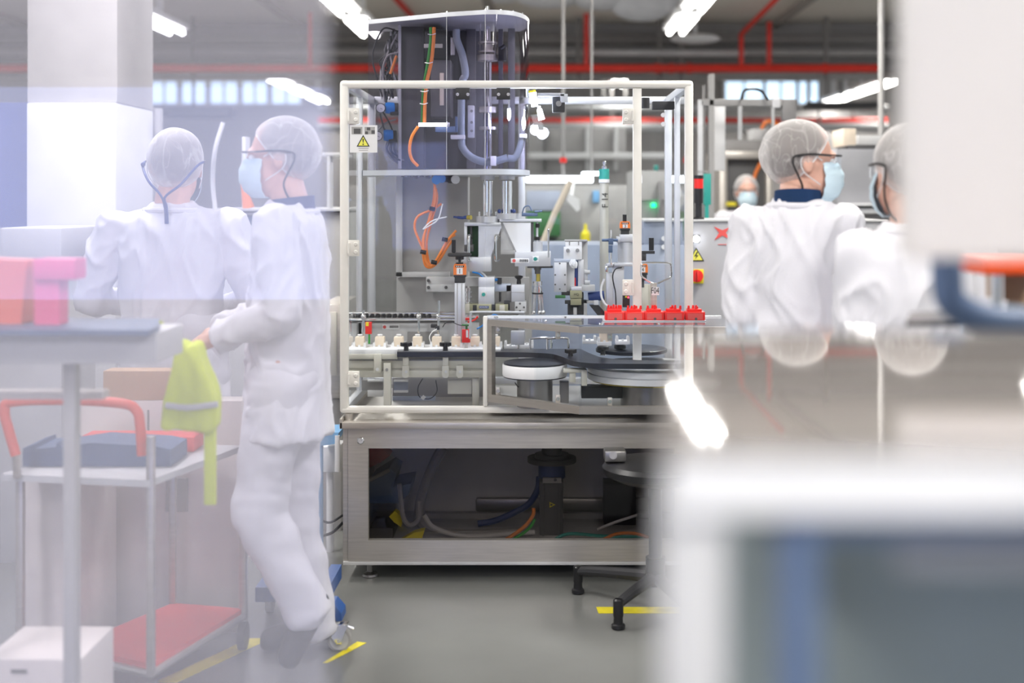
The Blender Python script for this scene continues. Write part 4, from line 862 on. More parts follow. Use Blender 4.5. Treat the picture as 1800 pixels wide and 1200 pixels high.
# ---- rear conveyor with rods and rollers
t = thing('rear_conveyor', 'rear conveyor with chrome guide rods and a row of black rollers', 'conveyor', P(720, 612, 5.42))
b = B(); b.cyl(P(612, 550, 5.40), P(800, 550, 5.40), .0055); b.done('guide_rod', 'chrome', t); b = B(); b.cyl(P(605, 561, 5.36), P(800, 561, 5.36), .006); b.done('guide_rod', 'chrome', t)
b = B(); b.cyl(P(772, 555, 5.32), P(842, 555, 5.32), .0075); b.done('guide_rod', 'chrome', t)
for i in range(15):
    x = 614 + i * 10; b = B(); b.lathe([(.004, -.009), (.0095, -.008), (.0095, .008), (.004, .009)], P(x, 556, 5.40), n=12, axis=(.25, 1, .1)); b.done('roller', 'black', t)
part(t, 'track', 'grey_dark', (609, 559, 800, 566, 5.41, .10)); part(t, 'side_plate', 'grey_light', (609, 567, 842, 613, 5.42, .02)); part(t, 'dark_panel', 'grey', (716, 583, 772, 613, 5.415, .004), bev=0)
k = part(t, 'barcode_label', 'white', (672, 570, 702, 578.5, 5.417, .003), bev=0); b = B(); b.lathe([(.004, 0), (.007, 0), (.007, .0006), (.004, .0006)], P(676, 574.5, 5.417), n=14, axis=(0, -1, 0)); b.done('red_ring', 'pink_red', k)
b = B(); [b.r(685 + i * 1.3, 572, 685.7 + i * 1.3, 576.3, 5.416, .001, 0) for i in range(12)]; b.done('bar_code', 'ink', k)
for x, a_, c_ in ((639, 545, 590), (736, 547, 585), (771, 528, 600)):
    b = B(); b.vcyl(x, a_, c_, 4.5, 5.34, n=10); b.ball(P(x, 556, 5.335), .012, n=12); b.cyl(P(x, 561, 5.33), P(x, 561, 5.31), .007); b.done('support_rod', 'chrome', t)
t = thing('light_sensor', 'red block sensor with amber light left on the rear conveyor', 'sensor', P(648, 588, 5.28))
part(t, 'housing', 'red', (642, 566, 653, 587, 5.28, .02)); part(t, 'amber_light', 'yellow', (643, 566, 648, 573, 5.278, .003)); b = B(); b.vcyl(649, 587, 604, 3.5, 5.29, n=8); b.done('green_cable', 'green_cable', t)
t = thing('light_sensor', 'red sensor with white label between the bottles beside the glass joint', 'sensor', P(819, 602, 5.2))
part(t, 'housing', 'red', (812, 579, 826, 602, 5.20, .02)); part(t, 'white_label', 'white', (819, 580, 823, 593, 5.198, .003), bev=0); b = B(); b.cyl(P(812, 571, 5.2), P(824, 571.5, 5.2), .004); b.vcyl(820, 573, 579, 4, 5.21, n=8); b.done('green_plug', 'green', t); part(t, 'red_plug', 'red', (818, 559, 826, 563, 5.21, .02)); part(t, 'stem', 'steel', (816, 602, 822, 612, 5.205, .01))
cable([(778, 575), (784, 567), (795, 566), (804, 570), (812, 572)], 5.23, .0018, 'black', 'thin black wire arching to the green plug', 'wire', 'wire', 5)
cable([(757, 602), (755, 592), (760, 583), (768, 578)], 5.24, .0022, 'white', 'white thin wire beside the chrome rod', 'wire', 'wire', 5)
steelbox('sensor_mount', 'black_soft', 'small black sensor mount beside the thin wire', 'mount', (757, 570, 768, 576, 5.26, .03), (765, 573, 772, 580, 5.25, .02))
cable([(826, 595), (827, 570), (828, 552), (836, 548), (922, 549)], 5.16, .0045, 'alu', 'bent aluminium rod running above the cover corner', 'rod', 'bent_rod', 8)
# ---- front conveyor
t = thing('front_conveyor', 'beige aluminium conveyor carrying the row of bottles', 'conveyor', P(730, 662, 5.18))
part(t, 'profile', 'alu_beige', (609, 634, 856, 647, 5.18, .16), (609, 651, 856, 663, 5.18, .16), (609, 646, 856, 652, 5.19, .15), bev=.001)
part(t, 'belt', 'white', (609, 613.5, 880, 618, 5.17, .17)); part(t, 'edge_rail', 'alu_beige', (609, 622, 699, 631, 5.15, .02), bev=.002); part(t, 'edge_rail_top', 'white', (609, 614, 699, 622, 5.152, .02)); part(t, 'dark_line', 'steel_dark', (609, 632, 856, 634, 5.185, .14), bev=0)
k = part(t, 'clip', 'alu_beige', (657, 622, 670, 655, 5.14, .01), bev=.002); b = B(); screw(b, 663.5, 649, 5.14, .007); b.done('screw', 'grey_light', k)
for x in (713, 783, 808):
    b = B(); b.pp([(x - 6, 643), (x + 6, 643), (x + 6, 660), (x + 3, 664), (x - 3, 664), (x - 6, 660)], 5.14, .012); b.r(x - 5, 628 if x < 800 else 642, x + 5, 645, 5.145, .02); k = b.done('clip', 'alu_beige', t)
    b = B(); screw(b, x + 1, 653, 5.14, .006); b.done('screw', 'grey_light', k)
k = part(t, 'leg', 'alu_beige', (674, 638, 687, 714, 5.14, .03), bev=.002); b = B(); screw(b, 680, 649.5, 5.14, .006); b.done('screw', 'steel_dark', k)
part(t, 'leg', 'alu_beige', (830, 663, 842, 714, 5.22, .03), bev=.002)
part(t, 'guard_plate', 'alu_beige', (787, 668, 829, 692, 5.25, .004), bev=0)
b = B(); b.cyl(P(697, 549 + 130, 5.3), P(697, 549 + 130, 5.3) + Vector((0, .02, 0)), .01); b.bm.clear(); b.r(690, 664, 850, 714, 5.60, .02); b.r(636, 668, 673, 686, 5.4, .02); b.done('lower_panel', 'grey', t)
part(t, 'pale_strips', 'white', (692, 668, 717, 671, 5.45, .02), (692, 686, 717, 690, 5.45, .02), (646, 668, 673, 671, 5.39, .02), (646, 686, 673, 697, 5.39, .02))
part(t, 'blue_panel', 'panel_blue', (690, 697, 765, 714, 5.5, .02), (692, 671, 717, 686, 5.46, .01))
cable([(743, 665), (735, 680), (736, 695), (744, 700), (757, 700), (768, 688), (766, 668)], 5.35, .002, 'black', 'thin black wire loop with a white tag below the conveyor', 'wire', 'wire', 5)
b = B(); b.pp([(744, 694), (749, 698), (744, 703), (739, 699)], 5.345, .002); single(b, 'cable_tag', 'white', 'white diamond shaped cable tag below the conveyor', 'tag')
# bottles in pucks
def puck(m, label, x, y, Y, group=None, s=1.0):
    t = thing('bottle_carrier', label, 'carrier', P(x, y, Y), group); c = P(x, y, Y); u = Y / FPX * s
    b = B(); b.box(c.x - 12 * u, c.x + 12 * u, Y - 12 * u, Y + 12 * u, c.z, c.z + 6 * u, .001); b.done('base', m, t)
    for sx in (-1, 1):
        for sy in (-1, 1):
            b = B(); X = c.x + sx * 9.5 * u; yy = Y + sy * 9.5 * u
            b.prism([(X - 2.6 * u, c.z + 5 * u), (X + 2.6 * u, c.z + 5 * u), (X + 2.0 * u, c.z + 13 * u), (X - 1.6 * u, c.z + 13 * u)], yy - 2 * u, yy + 2 * u); b.done('prong', m, t)
    b = B(); b.box(c.x - 2 * u, c.x + 2 * u, Y - 11 * u, Y - 8 * u, c.z + 5 * u, c.z + 9 * u); b.done('stop', m, t)
    return t
def bottle(label, x, y, Y, group=None):
    t = thing('bottle', label, 'bottle', P(x, y, Y), group); c = P(x, y, Y); u = Y / FPX
    b = B(); b.box(c.x - 8.2 * u, c.x + 8.2 * u, Y - 8.2 * u, Y + 8.2 * u, c.z, c.z + 17 * u, 1.8 * u); b.done('body', 'cream', t)
    b = B(); b.lathe([(3.6 * u, 16.5 * u), (3.6 * u, 18.5 * u), (4.6 * u, 18.6 * u), (4.6 * u, 20.4 * u), (3.4 * u, 20.8 * u)], c, n=18); b.done('neck', 'white', t)
    return t
Yb = 5.25; yb = 614
P0 = puck('white', 'white carrier at the left end of the conveyor row, under the first bottle', 633, yb, Yb, 'white carriers on the front conveyor')
B0 = bottle('cream bottle at the left end of the row, beside the red sensor cable', 633, yb - 6, Yb, 'cream bottles on the front conveyor')
names = {668: 'second', 701: 'third', 734: 'fourth', 768: 'fifth', 802: 'sixth', 835: 'seventh', 871: 'eighth'}
extra = {668: 'right of the green sensor cable', 701: 'left of the first star knob', 734: 'right of the first star knob', 768: 'left of the second star knob', 802: 'left of the labelled red sensor', 835: 'between the red sensor and the cover post', 871: 'just inside the glazed cover'}
for x in names:
    dup(P0, P(x, yb, Yb), 'white carrier under the %s bottle, %s' % (names[x], extra[x]))
    dup(B0, P(x, yb - 6, Yb), 'cream bottle, %s from the left, %s' % (names[x], extra[x]))
dup(P0, P(898, yb - 2, Yb + .02), 'empty white carrier behind the left starwheel inside the cover'); dup(P0, P(926, yb - 4, Yb + .05), 'empty white carrier behind the wire handles inside the cover')
dup(P0, P(1062, 606, 5.1), 'white carrier behind the round black knob inside the cover'); dup(B0, P(1062, 601, 5.1), 'cream bottle behind the round black knob inside the cover')
dup(P0, P(1036, 603, 5.2), 'empty white carrier left of the knob, far side of the right starwheel')
dup(P0, P(1094, 604, 5.12), 'empty white carrier right of the round knob inside the cover')
GP = None
def knob(x, y, Y, label, star=True):
    u = Y / FPX; c = P(x, y + 17, Y)
    b = B()
    if star:
        n = 35; r = [(10.5 if (k % 7) in (0, 1, 2, 3) else 7.5) * u for k in range(n)]
        v = [[b.bm.verts.new((c.x + math.cos(2 * PI * k / n) * r[k], c.y + math.sin(2 * PI * k / n) * r[k], c.z + z * u)) for k in range(n)] for z in (9, 15)]
        b.bm.faces.new(v[0][::-1]); b.bm.faces.new(v[1])
        for k in range(n): b.bm.faces.new((v[0][k], v[0][(k + 1) % n], v[1][(k + 1) % n], v[1][k]))
    else: b.lathe([(7 * u, 9 * u), (10.5 * u, 10 * u), (10.5 * u, 15 * u), (8 * u, 16.5 * u)], c, n=26)
    b.lathe([(4.5 * u, 1 * u), (4 * u, 9.2 * u)], c, n=14); t = b.done('clamp_knob', 'black', GP)
    b = B(); b.lathe([(6 * u, 0), (6 * u, 1.2 * u)], c, n=16); b.done('washer', 'chrome', t); return t
# guide plate: black slab with an S shaped front edge, around the star wheels
ZG = pz(617, 5.14)
def XY(x, Y): return (px(x, Y), Y)
_s = [p.to_tuple()[:2] for p in catmull([(px(930, 5.11), 5.11, 0), (px(968, 5.06), 5.07, 0), (px(990, 4.95), 4.96, 0), (px(1006, 4.84), 4.85, 0), (px(1035, 4.78), 4.785, 0), (px(1075, 4.76), 4.765, 0), (px(1140, 4.76), 4.76, 0)], 5)]
b = B(); b.slab([XY(698, 5.13), XY(868, 5.13)] + _s + [(px(1240, 4.76), 4.765), (px(1240, 4.86), 4.86), (px(1130, 4.87), 4.87), (px(1080, 4.90), 4.90), (px(1052, 4.98), 4.98), (px(1035, 5.1), 5.1), (px(1020, 5.24), 5.24), (px(880, 5.24), 5.24), (px(870, 5.165), 5.165), XY(698, 5.16)], ZG - .022, ZG - .002)
GP = thing('guide_plate', 'black guide plate with clamp knobs and curved front edge around the discs', 'guide', (px(900, 5.1), 5.1, ZG - .022)); b.done('plate', 'guide', GP)
knob(714, 600, 5.16, ''); knob(783, 600, 5.16, '')
def disc(label, x, Y, r, z, th, mtop):
    t = thing('transfer_disc', label, 'disc', (px(x, Y), Y, z - th))
    b = B(); b.lathe([(r * .98, -th), (r, -th + .004), (r, -.004), (r * .985, 0)], (px(x, Y), Y, z), n=64); b.done('rim', 'white', t)
    b = B(); b.lathe([(r * .9, 0), (r * .97, .0005), (r * .97, .006), (r * .9, .008)], (px(x, Y), Y, z), n=64); b.lathe([(r * .97, -th - .004), (r * .97, -th)], (px(x, Y), Y, z), n=64); b.done('face', mtop, t)
    b = B(); b.lathe([(r * .55, -th - .12), (r * .55, -th - .004)], (px(x, Y), Y, z), n=32); b.done('hub', 'steel_dark', t); return t
ZG2 = ZG - .022
disc('white transfer disc with dark face, left one inside the glazed cover', 940, 4.98, .126, pz(646, 4.86), .046, 'guide')
t = thing('transfer_disc', 'larger double rimmed transfer disc at the right inside the glazed cover', 'disc', (px(1150, 5.0), 5.0, .6))
z = pz(655, 4.8)
b = B(); b.lathe([(.235, -.052), (.24, -.05), (.24, -.028), (.232, -.027), (.232, -.024), (.24, -.023), (.24, -.003), (.236, 0)], (px(1140, 5.03), 5.03, z), n=72); b.done('rim', 'white', t)
b = B(); b.lathe([(.225, -.058), (.23, -.052)], (px(1140, 5.03), 5.03, z), n=64); b.done('belt_edge', 'brass', t)
b = B(); b.lathe([(.11, -.17), (.11, -.058)], (px(1140, 5.03), 5.03, z), n=32); b.done('hub', 'steel_dark', t)
b = B(); b.lathe([(.14, 0), (.145, .002), (.145, .014), (.14, .016)], (px(1110, 5.2), 5.2, ZG - .01), n=48); single(b, 'star_wheel', 'guide', 'dark star wheel plate behind the round knob', 'wheel')
knob(1060, 607, 4.98, 'round black knob inside the cover at right', False)
knob(1003, 612, 5.0, 'flat black knob behind the cover corner', True); knob(1090, 605, 5.15, 'low black knob far right inside the cover', False)
for a_, Y, lab in ((932, 5.12, 'chrome wire handle inside the cover, left'), (962, 5.05, 'chrome wire handle inside the cover, right')):
    cable([(a_, 614), (a_, 600), (a_ + 3, 595), (a_ + 33, 594), (a_ + 37, 600), (a_ + 37, 612)], Y, .0045, 'chrome', lab, 'handle', 'bent_wire', 8)
steelbox('bearing_block', 'alu', 'small aluminium block behind the wire handles in the cover', 'block', (898, 583, 922, 606, 5.12, .06))
for x, lab in ((948, 'left grey pillar under the left transfer disc'), (992, 'right grey pillar under the left transfer disc')):
    steelbox('support_pillar', 'grey', lab, 'pillar', (x - 8, 672, x + 8, 714, 5.02, .06))
steelbox('disc_bracket', 'alu_beige', 'beige bracket between the two transfer discs', 'bracket', (990, 649, 1030, 655, 4.86, .05), (1022, 650, 1032, 678, 4.85, .04), (1001, 655, 1012, 672, 4.87, .04))
steelbox('drive_belt', 'black_soft', 'black drive belt housing under the right disc', 'belt', (1022, 680, 1100, 700, 5.0, .08), (1100, 682, 1110, 714, 5.0, .05))
cable([(905, 672), (912, 680), (925, 675), (940, 669)], 4.95, .0022, 'black', 'thin black cable under the left disc', 'cable', 'cable', 5)
b = B(); b.box(px(858, 5.2), px(1200, 5.2), 5.10, 5.7, pz(716, 5.1) - .01, pz(716, 5.1), .001); single(b, 'inner_floor', 'grey_mid', 'grey inner deck plate of the guard below the discs', 'plate')

# ---- angled glazed cover in front
CT, CB = 1.025, .700
C0 = Vector((G(857), 4.996)); C1 = Vector((px(1018, 4.70), 4.70)); C2 = Vector((px(1290, 4.70), 4.70))
t = thing('glazed_cover', 'angled steel framed glass cover projecting from the guard', 'cover', ((C1.x + C2.x) / 2, 4.85, CB))
def rail(b, a, c, z0, z1, th=.022):
    d_ = (c - a).normalized(); n_ = Vector((-d_.y, d_.x))
    if n_.y < 0: n_ = -n_
    q = [a, c, c + n_ * th, a + n_ * th]; b.slab([(p.x, p.y) for p in q], z0, z1); return b
for z0, z1, nm in ((CT - .028, CT - .004, 'upper_rail'), (CB, CB + .030, 'lower_rail')):
    for a, c in ((C0, C1), (C1, C2)):
        b = B(); rail(b, a, c, z0, z1); b.done(nm, 'steel_rail', t)
b = B(); rail(b, C0, C0 + (C1 - C0).normalized() * .022, CB + .03, CT - .028, .022); b.done('side_post', 'steel_rail', t)
for a, c in ((C0 + (C1 - C0).normalized() * .02, C1), (C1, C2)):
    d_ = (c - a).normalized(); n_ = Vector((-d_.y, d_.x)); n_ = n_ if n_.y > 0 else -n_
    b = B(); rail(b, a + n_ * .010, c + n_ * .010, CB + .01, CT - .006, .005); b.done('front_pane', 'glass', t)
b = B(); b.slab([(C0.x, 5.03), (C0.x, C0.y), (C1.x, C1.y + .002), (C2.x, C2.y + .002), (C2.x, 5.03)], CT - .003, CT + .003); b.done('top_pane', 'glass_lid', t)
b = B(); b.box(C0.x - .004, C2.x, 5.02, 5.045, CT - .03, CT + .008, .002); b.done('rear_rail', 'alu', t)
b = B()
for p in [C0.lerp(C1, f) for f in (.08, .62)] + [C1.lerp(C2, f) for f in (.12, .5)]: b.lathe([(.005, 0), (.005, .004), (.002, .006)], (p.x + .01, p.y + .02, CT + .003), n=10)
for x in (870, 994, 1120): b.lathe([(.005, 0), (.005, .004)], (G(x), 5.0, CT + .003), n=10)
b.done('rail_screw', 'chrome', t)
for f, a, c in ((.12, C0, C1), (.78, C0, C1), (.20, C1, C2)):
    p = a.lerp(c, f)
    for z in (CT - .042, CB + .045):
        b = B(); b.box(p.x - .009, p.x + .009, p.y + .018, p.y + .026, z - .016, z + .014, .003); k = b.done('pane_clamp', 'steel', t)
        b = B(); b.cyl((p.x, p.y + .018, z), (p.x, p.y + .012, z), .007, n=14); b.done('clamp_screw', 'chrome', k)
# ---- red format parts on their carrier tray
Yt = 4.87
ZTp = CT + .0075
t = thing('carrier_tray', 'steel carrier tray with tall wire handle and F04 tag', 'tray', (px(1150, Yt), Yt, CT + .003))
b = B(); b.box(px(1060, Yt), px(1239, Yt), Yt - .035, Yt + .06, CT + .003, ZTp, .001); b.done('plate', 'alu', t)
b = B(); b.cyl((px(1151, Yt), Yt + .05, ZTp), (px(1151, Yt), Yt + .05, pz(497, Yt + .05)), .013, n=20); b.done('handle_stem', 'steel', t)
Yh = Yt + .05
b = B(); b.tube([P(x, y, Yh) for x, y in ((1148, 498), (1140, 494), (1130, 487), (1127, 482), (1127, 468), (1130, 463), (1140, 461.5), (1170, 462), (1178, 464), (1180, 470), (1180, 482), (1177, 488), (1165, 494), (1156, 498))], .0035, n=10, sub=5); b.done('wire_handle', 'chrome', t)
b = B(); b.box(px(1145, Yh), px(1158, Yh), Yh - .015, Yh - .0135, pz(518, Yh), pz(504, Yh)); k = b.done('tag', 'white', t)
text('F04', P(1151.5, 511, Yh - .016), .034, 'ink', k, sx=.62)
u = Yt / FPX
def fmt(label, x, v):
    t = thing('format_part', label, 'format part', (px(x, Yt), Yt, ZTp), 'red format parts on the carrier tray'); X = px(x, Yt); z = ZTp
    b = B(); b.box(X - 17 * u, X + 17 * u, Yt - .034, Yt + .03, z, z + 14.5 * u, .0015); b.done('block', 'red', t)
    b = B(); b.box(X - 13 * u, X + 13 * u, Yt - .0348, Yt - .034, z + 1.5 * u, z + 12 * u); b.done('front_recess', 'pink_red', t)
    b = B(); b.cyl((X + 1 * u, Yt - .0350, z + 2.6 * u), (X + 1 * u, Yt - .0362, z + 2.6 * u), 2.4 * u, n=14); b.done('dark_plug', 'grey_dark', t)
    b = B(); b.box(X - 13 * u, X + 12 * u, Yt - .02, Yt + .02, z + 14.4 * u, z + 19 * u, .001)
    k = [b.done('crown_base', 'red', t)]
    for i, (dx, hh) in enumerate(v):
        b = B(); b.prism([(X + (dx - 2.3) * u, z + 18.5 * u), (X + (dx + 2.3) * u, z + 18.5 * u), (X + (dx + 1.7) * u, z + hh * u), (X + (dx - 1.2) * u, z + hh * u)], Yt - .018 + (i % 2) * .02, Yt - .008 + (i % 2) * .02); b.done('prong', 'red', t)
    return t
fmt('red format part at the left end of the tray, many pronged', 1080, [(-11, 26), (-6, 24), (-2, 27), (3, 25), (7, 26), (11, 25)])
fmt('red format part second from the left on the tray', 1114.5, [(-11, 25), (-4, 24), (0, 26), (4, 24), (11, 25)])
fmt('red format part in the middle of the tray, under the F04 handle', 1149, [(-11, 25), (-2, 25), (1, 26), (4, 24)])
fmt('red format part second from the right on the tray', 1184, [(11, 25), (-2, 25), (2, 26), (-5, 22)])
fmt('red format part at the right end of the tray', 1220.5, [(-11, 25), (-2, 25), (2, 26), (5, 23)])
# ================================================================== PEOPLE
def ell(b, c, r, R=None, n=20): return b.ball(c, r[0], r[1], r[2], n=n, R=R)
def worker(name, label, loc, yaw, J, hc, hyaw, hpitch=0.0, coat_hem=.62, hair='hair', collar=None, strap='side', seed=0, sc=1.0, glasses=True, hroll=0.0):
    """J: joints in the worker's own frame (facing +Y); hc: head centre; hyaw: head turn relative to body."""
    t = thing(name, label, 'person', (0, 0, 0))
    V = {k: Vector(v) for k, v in J.items()}; hc = Vector(hc)
    RH = Matrix.Rotation(hyaw, 3, 'Z') @ Matrix.Rotation(hpitch, 3, 'X') @ Matrix.Rotation(hroll, 3, 'Y')
    hp = lambda x, y, z: hc + RH @ Vector((x, y, z))
    # --- one continuous body
    b = B()
    ell(b, hp(0, -.012, .022), (.076, .097, .104), RH); ell(b, hp(0, .028, -.04), (.060, .066, .084), RH); ell(b, hp(0, .066, -.098), (.026, .024, .022), RH)
    ell(b, hp(0, .082, .022), (.048, .016, .012), RH); ell(b, hp(0, .06, -.03), (.055, .03, .03), RH)
    b.cyl(hp(0, .088, .008), hp(0, .112, -.03), .008, .014, n=10); ell(b, hp(0, .108, -.034), (.016, .013, .010), RH, 10)
    ell(b, hp(0, .088, -.062), (.024, .012, .006), RH, 10); ell(b, hp(0, .086, -.074), (.020, .012, .006), RH, 10)
    for s in (-1, 1): ell(b, hp(s * .079, -.012, -.008), (.010, .020, .031), RH, 12); b.cyl(hp(s * .085, -.03, .012), hp(s * .088, -.022, -.022), .006, .005, n=8)
    nb = V['neck']; b.cap(nb, hp(0, -.022, -.06), .060, .054)
    sh = [V['shL'], V['shR']]; hips = [V['hipL'], V['hipR']]
    for f, rx, ry in ((.0, .13, .085), (.12, .165, .105), (.3, .165, .115), (.5, .145, .105), (.68, .145, .105), (.85, .165, .115), (1.0, .155, .11)):
        c = nb.lerp((hips[0] + hips[1]) / 2, f) + Vector((0, 0, -.085 * (1 - f))); ell(b, c, (rx, ry, .05 if f < .1 else .09))
    for s, k in ((0, 'L'), (1, 'R')):
        b.cap(nb + Vector((0, 0, -.085)), V['sh' + k] + Vector((0, 0, -.015)), .045, .050); b.cap(V['sh' + k], V['el' + k], .050, .038); b.cap(V['el' + k], V['wr' + k], .037, .025)
        b.cap(V['hip' + k], V['kn' + k], .085, .055); b.cap(V['kn' + k], V['an' + k], .053, .036); b.cap(V['an' + k], V['toe' + k], .035, .028)
        # hand: palm, four curled fingers, thumb from the side
        w_ = V['wr' + k]; d_ = (w_ - V['el' + k]).normalized(); side = Vector((1 if k == 'R' else -1, 0, 0)); side = (side - d_ * side.dot(d_)).normalized(); up = d_.cross(side)
        if up.z > 0: up = -up
        pc = w_ + d_ * .045; Rm = Matrix((side, d_, -up)).transposed(); ell(b, pc, (.038, .048, .015), Rm, 14); b.cyl(w_, pc, .024, .026, n=12)
        for i, L in enumerate((.062, .072, .078, .068)):
            base = pc + d_ * .038 + side * ((.027 - i * .018)); m_ = base + d_ * L * .5 + up * .008; e_ = m_ + d_ * L * .36 + up * .026
            b.cap(base, m_, .0088, .0082, 8); b.cap(m_, e_, .0080, .0070, 8)
        tb = pc - side * .030 - d_ * .018; tm = tb - side * .022 + d_ * .026 + up * .008; b.cap(tb, tm, .011, .0095, 8); b.cap(tm, tm + d_ * .026 + up * .012, .009, .0075, 8)
    body = remesh(b, 'body', 'skin', t, .0065, 5)
    # --- eyes
    for s in (-1, 1):
        b = B(); ell(b, hp(s * .030, .079, .0), (.0125, .012, .0115), RH, 12); ey = b.done('eye', 'white_gloss', t); b = B(); ell(b, hp(s * .030, .0885, .0), (.006, .004, .006), RH, 10); b.done('iris', 'ink', ey)
    # --- hair under the net
    b = B(); ell(b, hp(0, -.022, .030), (.082, .098, .100), RH, 28)
    inv = RH.inverted()
    for v in [v for v in b.bm.verts if (lambda q: q.z < .080 + (q.y - .07) * 1.10)(inv @ (v.co - hc))]: b.bm.verts.remove(v)
    bmesh.ops.holes_fill(b.bm, edges=b.bm.edges, sides=200); b.done('hair', hair, t)
    # --- hairnet: puffed shell cut along a line from forehead over the ears to the nape
    b = B(); NA, NV = 56, 22; rings = []
    hcN = Vector((0, -.026, .030)); rr = Vector((.093, .110, .106))
    def netp(a, v):
        ca, sa = math.cos(a), math.sin(a)
        q = Vector((rr.x * math.sin(v) * sa, rr.y * math.sin(v) * ca, rr.z * math.cos(v)))
        k = 1 + .05 * max(0, -ca) * math.sin(v) * (1 if q.z < .02 else .4)
        w0 = noise.noise(Vector((q.x * 16 + seed, q.y * 16, q.z * 7))); w1 = abs(noise.noise(Vector((a * 3.1 + seed, v * 2.2, 3)))) 
        return hcN + q * (k + .035 * w0 - .05 * w1 * math.sin(v) + .02)
    ends = []
    for i in range(NA):
        a = 2 * PI * i / NA; lo, hi = .6, 2.75
        for _ in range(24):
            m_ = (lo + hi) / 2; q = netp(a, m_)
            if q.z > .078 + (q.y - .07) * 1.22: lo = m_
            else: hi = m_
        ends.append(lo)
    top = b.bm.verts.new(hc + RH @ netp(0, 0.0))
    for j in range(1, NV + 1): rings.append([b.bm.verts.new(hc + RH @ (netp(2 * PI * i / NA, ends[i] * j / NV) - (hcN - hcN) - (Vector((0, 0, 0)) if j < NV else (netp(2 * PI * i / NA, ends[i]) - hcN) * .05))) for i in range(NA)])
    for i in range(NA): b.bm.faces.new((top, rings[0][i], rings[0][(i + 1) % NA]))
    for p_, q_ in zip(rings, rings[1:]):
        for i in range(NA): b.bm.faces.new((p_[i], q_[i], q_[(i + 1) % NA], p_[(i + 1) % NA]))
    edge = [v.co.copy() for v in rings[-1]]
    hn = b.done('hairnet', 'hairnet', t, angle=3)
    b = B(); b.tube(edge[::2] + [edge[0]], .0028, n=6, sub=2); b.done('net_seam', 'white', hn)
    # --- mask
    b = B(); g = []
    for j in range(13):
        z = .0 - j / 12 * .126; kz = max(.1, 1 - ((z + .055) / .088) ** 2) ** .5
        g.append([b.bm.verts.new(hp(math.sin(u_) * .076 * kz, .018 + .104 * math.cos(u_) * kz * (1 + .05 * math.cos(u_ * 2) * (1 if j < 4 else .6)) + .002 * math.sin(j * 2.1), z)) for u_ in [(-74 + i * 148 / 18) * PI / 180 for i in range(19)]])
    for p_, q_ in zip(g, g[1:]):
        for i in range(18): b.bm.faces.new((p_[i], p_[i + 1], q_[i + 1], q_[i]))
    bmesh.ops.recalc_face_normals(b.bm, faces=b.bm.faces); bmesh.ops.solidify(b.bm, geom=b.bm.faces[:], thickness=.0022)
    mk = b.done('face_mask', 'mask_blue', t, angle=1.2)
    for s in (-1, 1):
        b = B(); b.tube([hp(s * .074, .035, .004), hp(s * .082, .0, .022), hp(s * .092, -.035, .01), hp(s * .090, -.028, -.03), hp(s * .068, .03, -.07)], .0018, n=6); b.done('ear_loop', 'white', mk)
    # --- glasses
    if glasses:
        b = B(); g = []
        for j in range(5):
            z = .020 - j * .0095; g.append([b.bm.verts.new(hp(math.sin(u_) * .074, .036 + .078 * math.cos(u_), z)) for u_ in [(-72 + i * 144 / 20) * PI / 180 for i in range(21)]])
        for p_, q_ in zip(g, g[1:]):
            for i in range(20): b.bm.faces.new((p_[i], p_[i + 1], q_[i + 1], q_[i]))
        bmesh.ops.solidify(b.bm, geom=b.bm.faces[:], thickness=.002); gl = b.done('safety_glasses', 'lens', t, angle=2)
        b = B(); b.tube([hp(math.sin(u_) * .075, .037 + .079 * math.cos(u_), .021) for u_ in [(-74 + i * 148 / 10) * PI / 180 for i in range(11)]], .002, n=6, sub=2); b.done('brow_bar', 'black', gl)
        for s in (-1, 1):
            b = B(); b.tube([hp(s * .073, .062, .020), hp(s * .088, .02, .022), hp(s * .098, -.02, .022), hp(s * .099, -.05, .016)], .0036, n=7); b.done('temple', 'black', gl)
        if strap == 'side':
            for s in (-1, 1):
                b = B(); b.tube([hp(s * .098, -.03, .022), hp(s * .103, -.062, .014), hp(s * .103, -.064, -.008), hp(s * .094, -.045, -.045), hp(s * .078, -.028, -.085), hp(s * .062, -.045, -.13), hp(s * .02, -.075, -.15)], .0034, n=7); b.done('neck_cord', 'black', gl)
        else:
            b = B(); b.tube([hp(-.098, -.05, .018), hp(-.090, -.105, .0), hp(-.060, -.146, -.05), hp(-.02, -.150, -.095), hp(-.01, -.135, -.135), hp(-.008, -.13, -.19)], .0042, n=7)
            b.tube([hp(.098, -.05, .018), hp(.088, -.11, .0), hp(.045, -.152, -.06), hp(-.005, -.150, -.10), hp(-.004, -.135, -.135), hp(-.002, -.13, -.19)], .0042, n=7); b.ball(hp(-.088, -.108, .008), .008, n=10); b.done('neck_cord', 'blue_dark', gl)
    # --- trousers
    def fold(amp, sx, sy, sz):
        return lambda p, n_: amp * (noise.noise(Vector((p.x * sx + seed, p.y * sy, p.z * sz))) + .6 * abs(noise.noise(Vector((p.x * sx * .6 + 5, p.y * sy * .6 + seed, p.z * sz * 2.2 + p.x * 6)))))
    b = B()
    for k in 'LR':
        h, kn, an = V['hip' + k], V['kn' + k], V['an' + k]; b.cap(h, kn, .100, .083); b.cap(kn, an.lerp(kn, .06), .082, .070); b.cyl(an.lerp(kn, .3), an.lerp(kn, -.06), .072, .074, n=18)
    mid = (hips[0] + hips[1]) / 2; ell(b, mid + Vector((0, 0, .02)), (.175, .13, .12))
    remesh(b, 'trousers', 'coat_fold', t, .011, 5, fold(.014, 9, 9, 9))
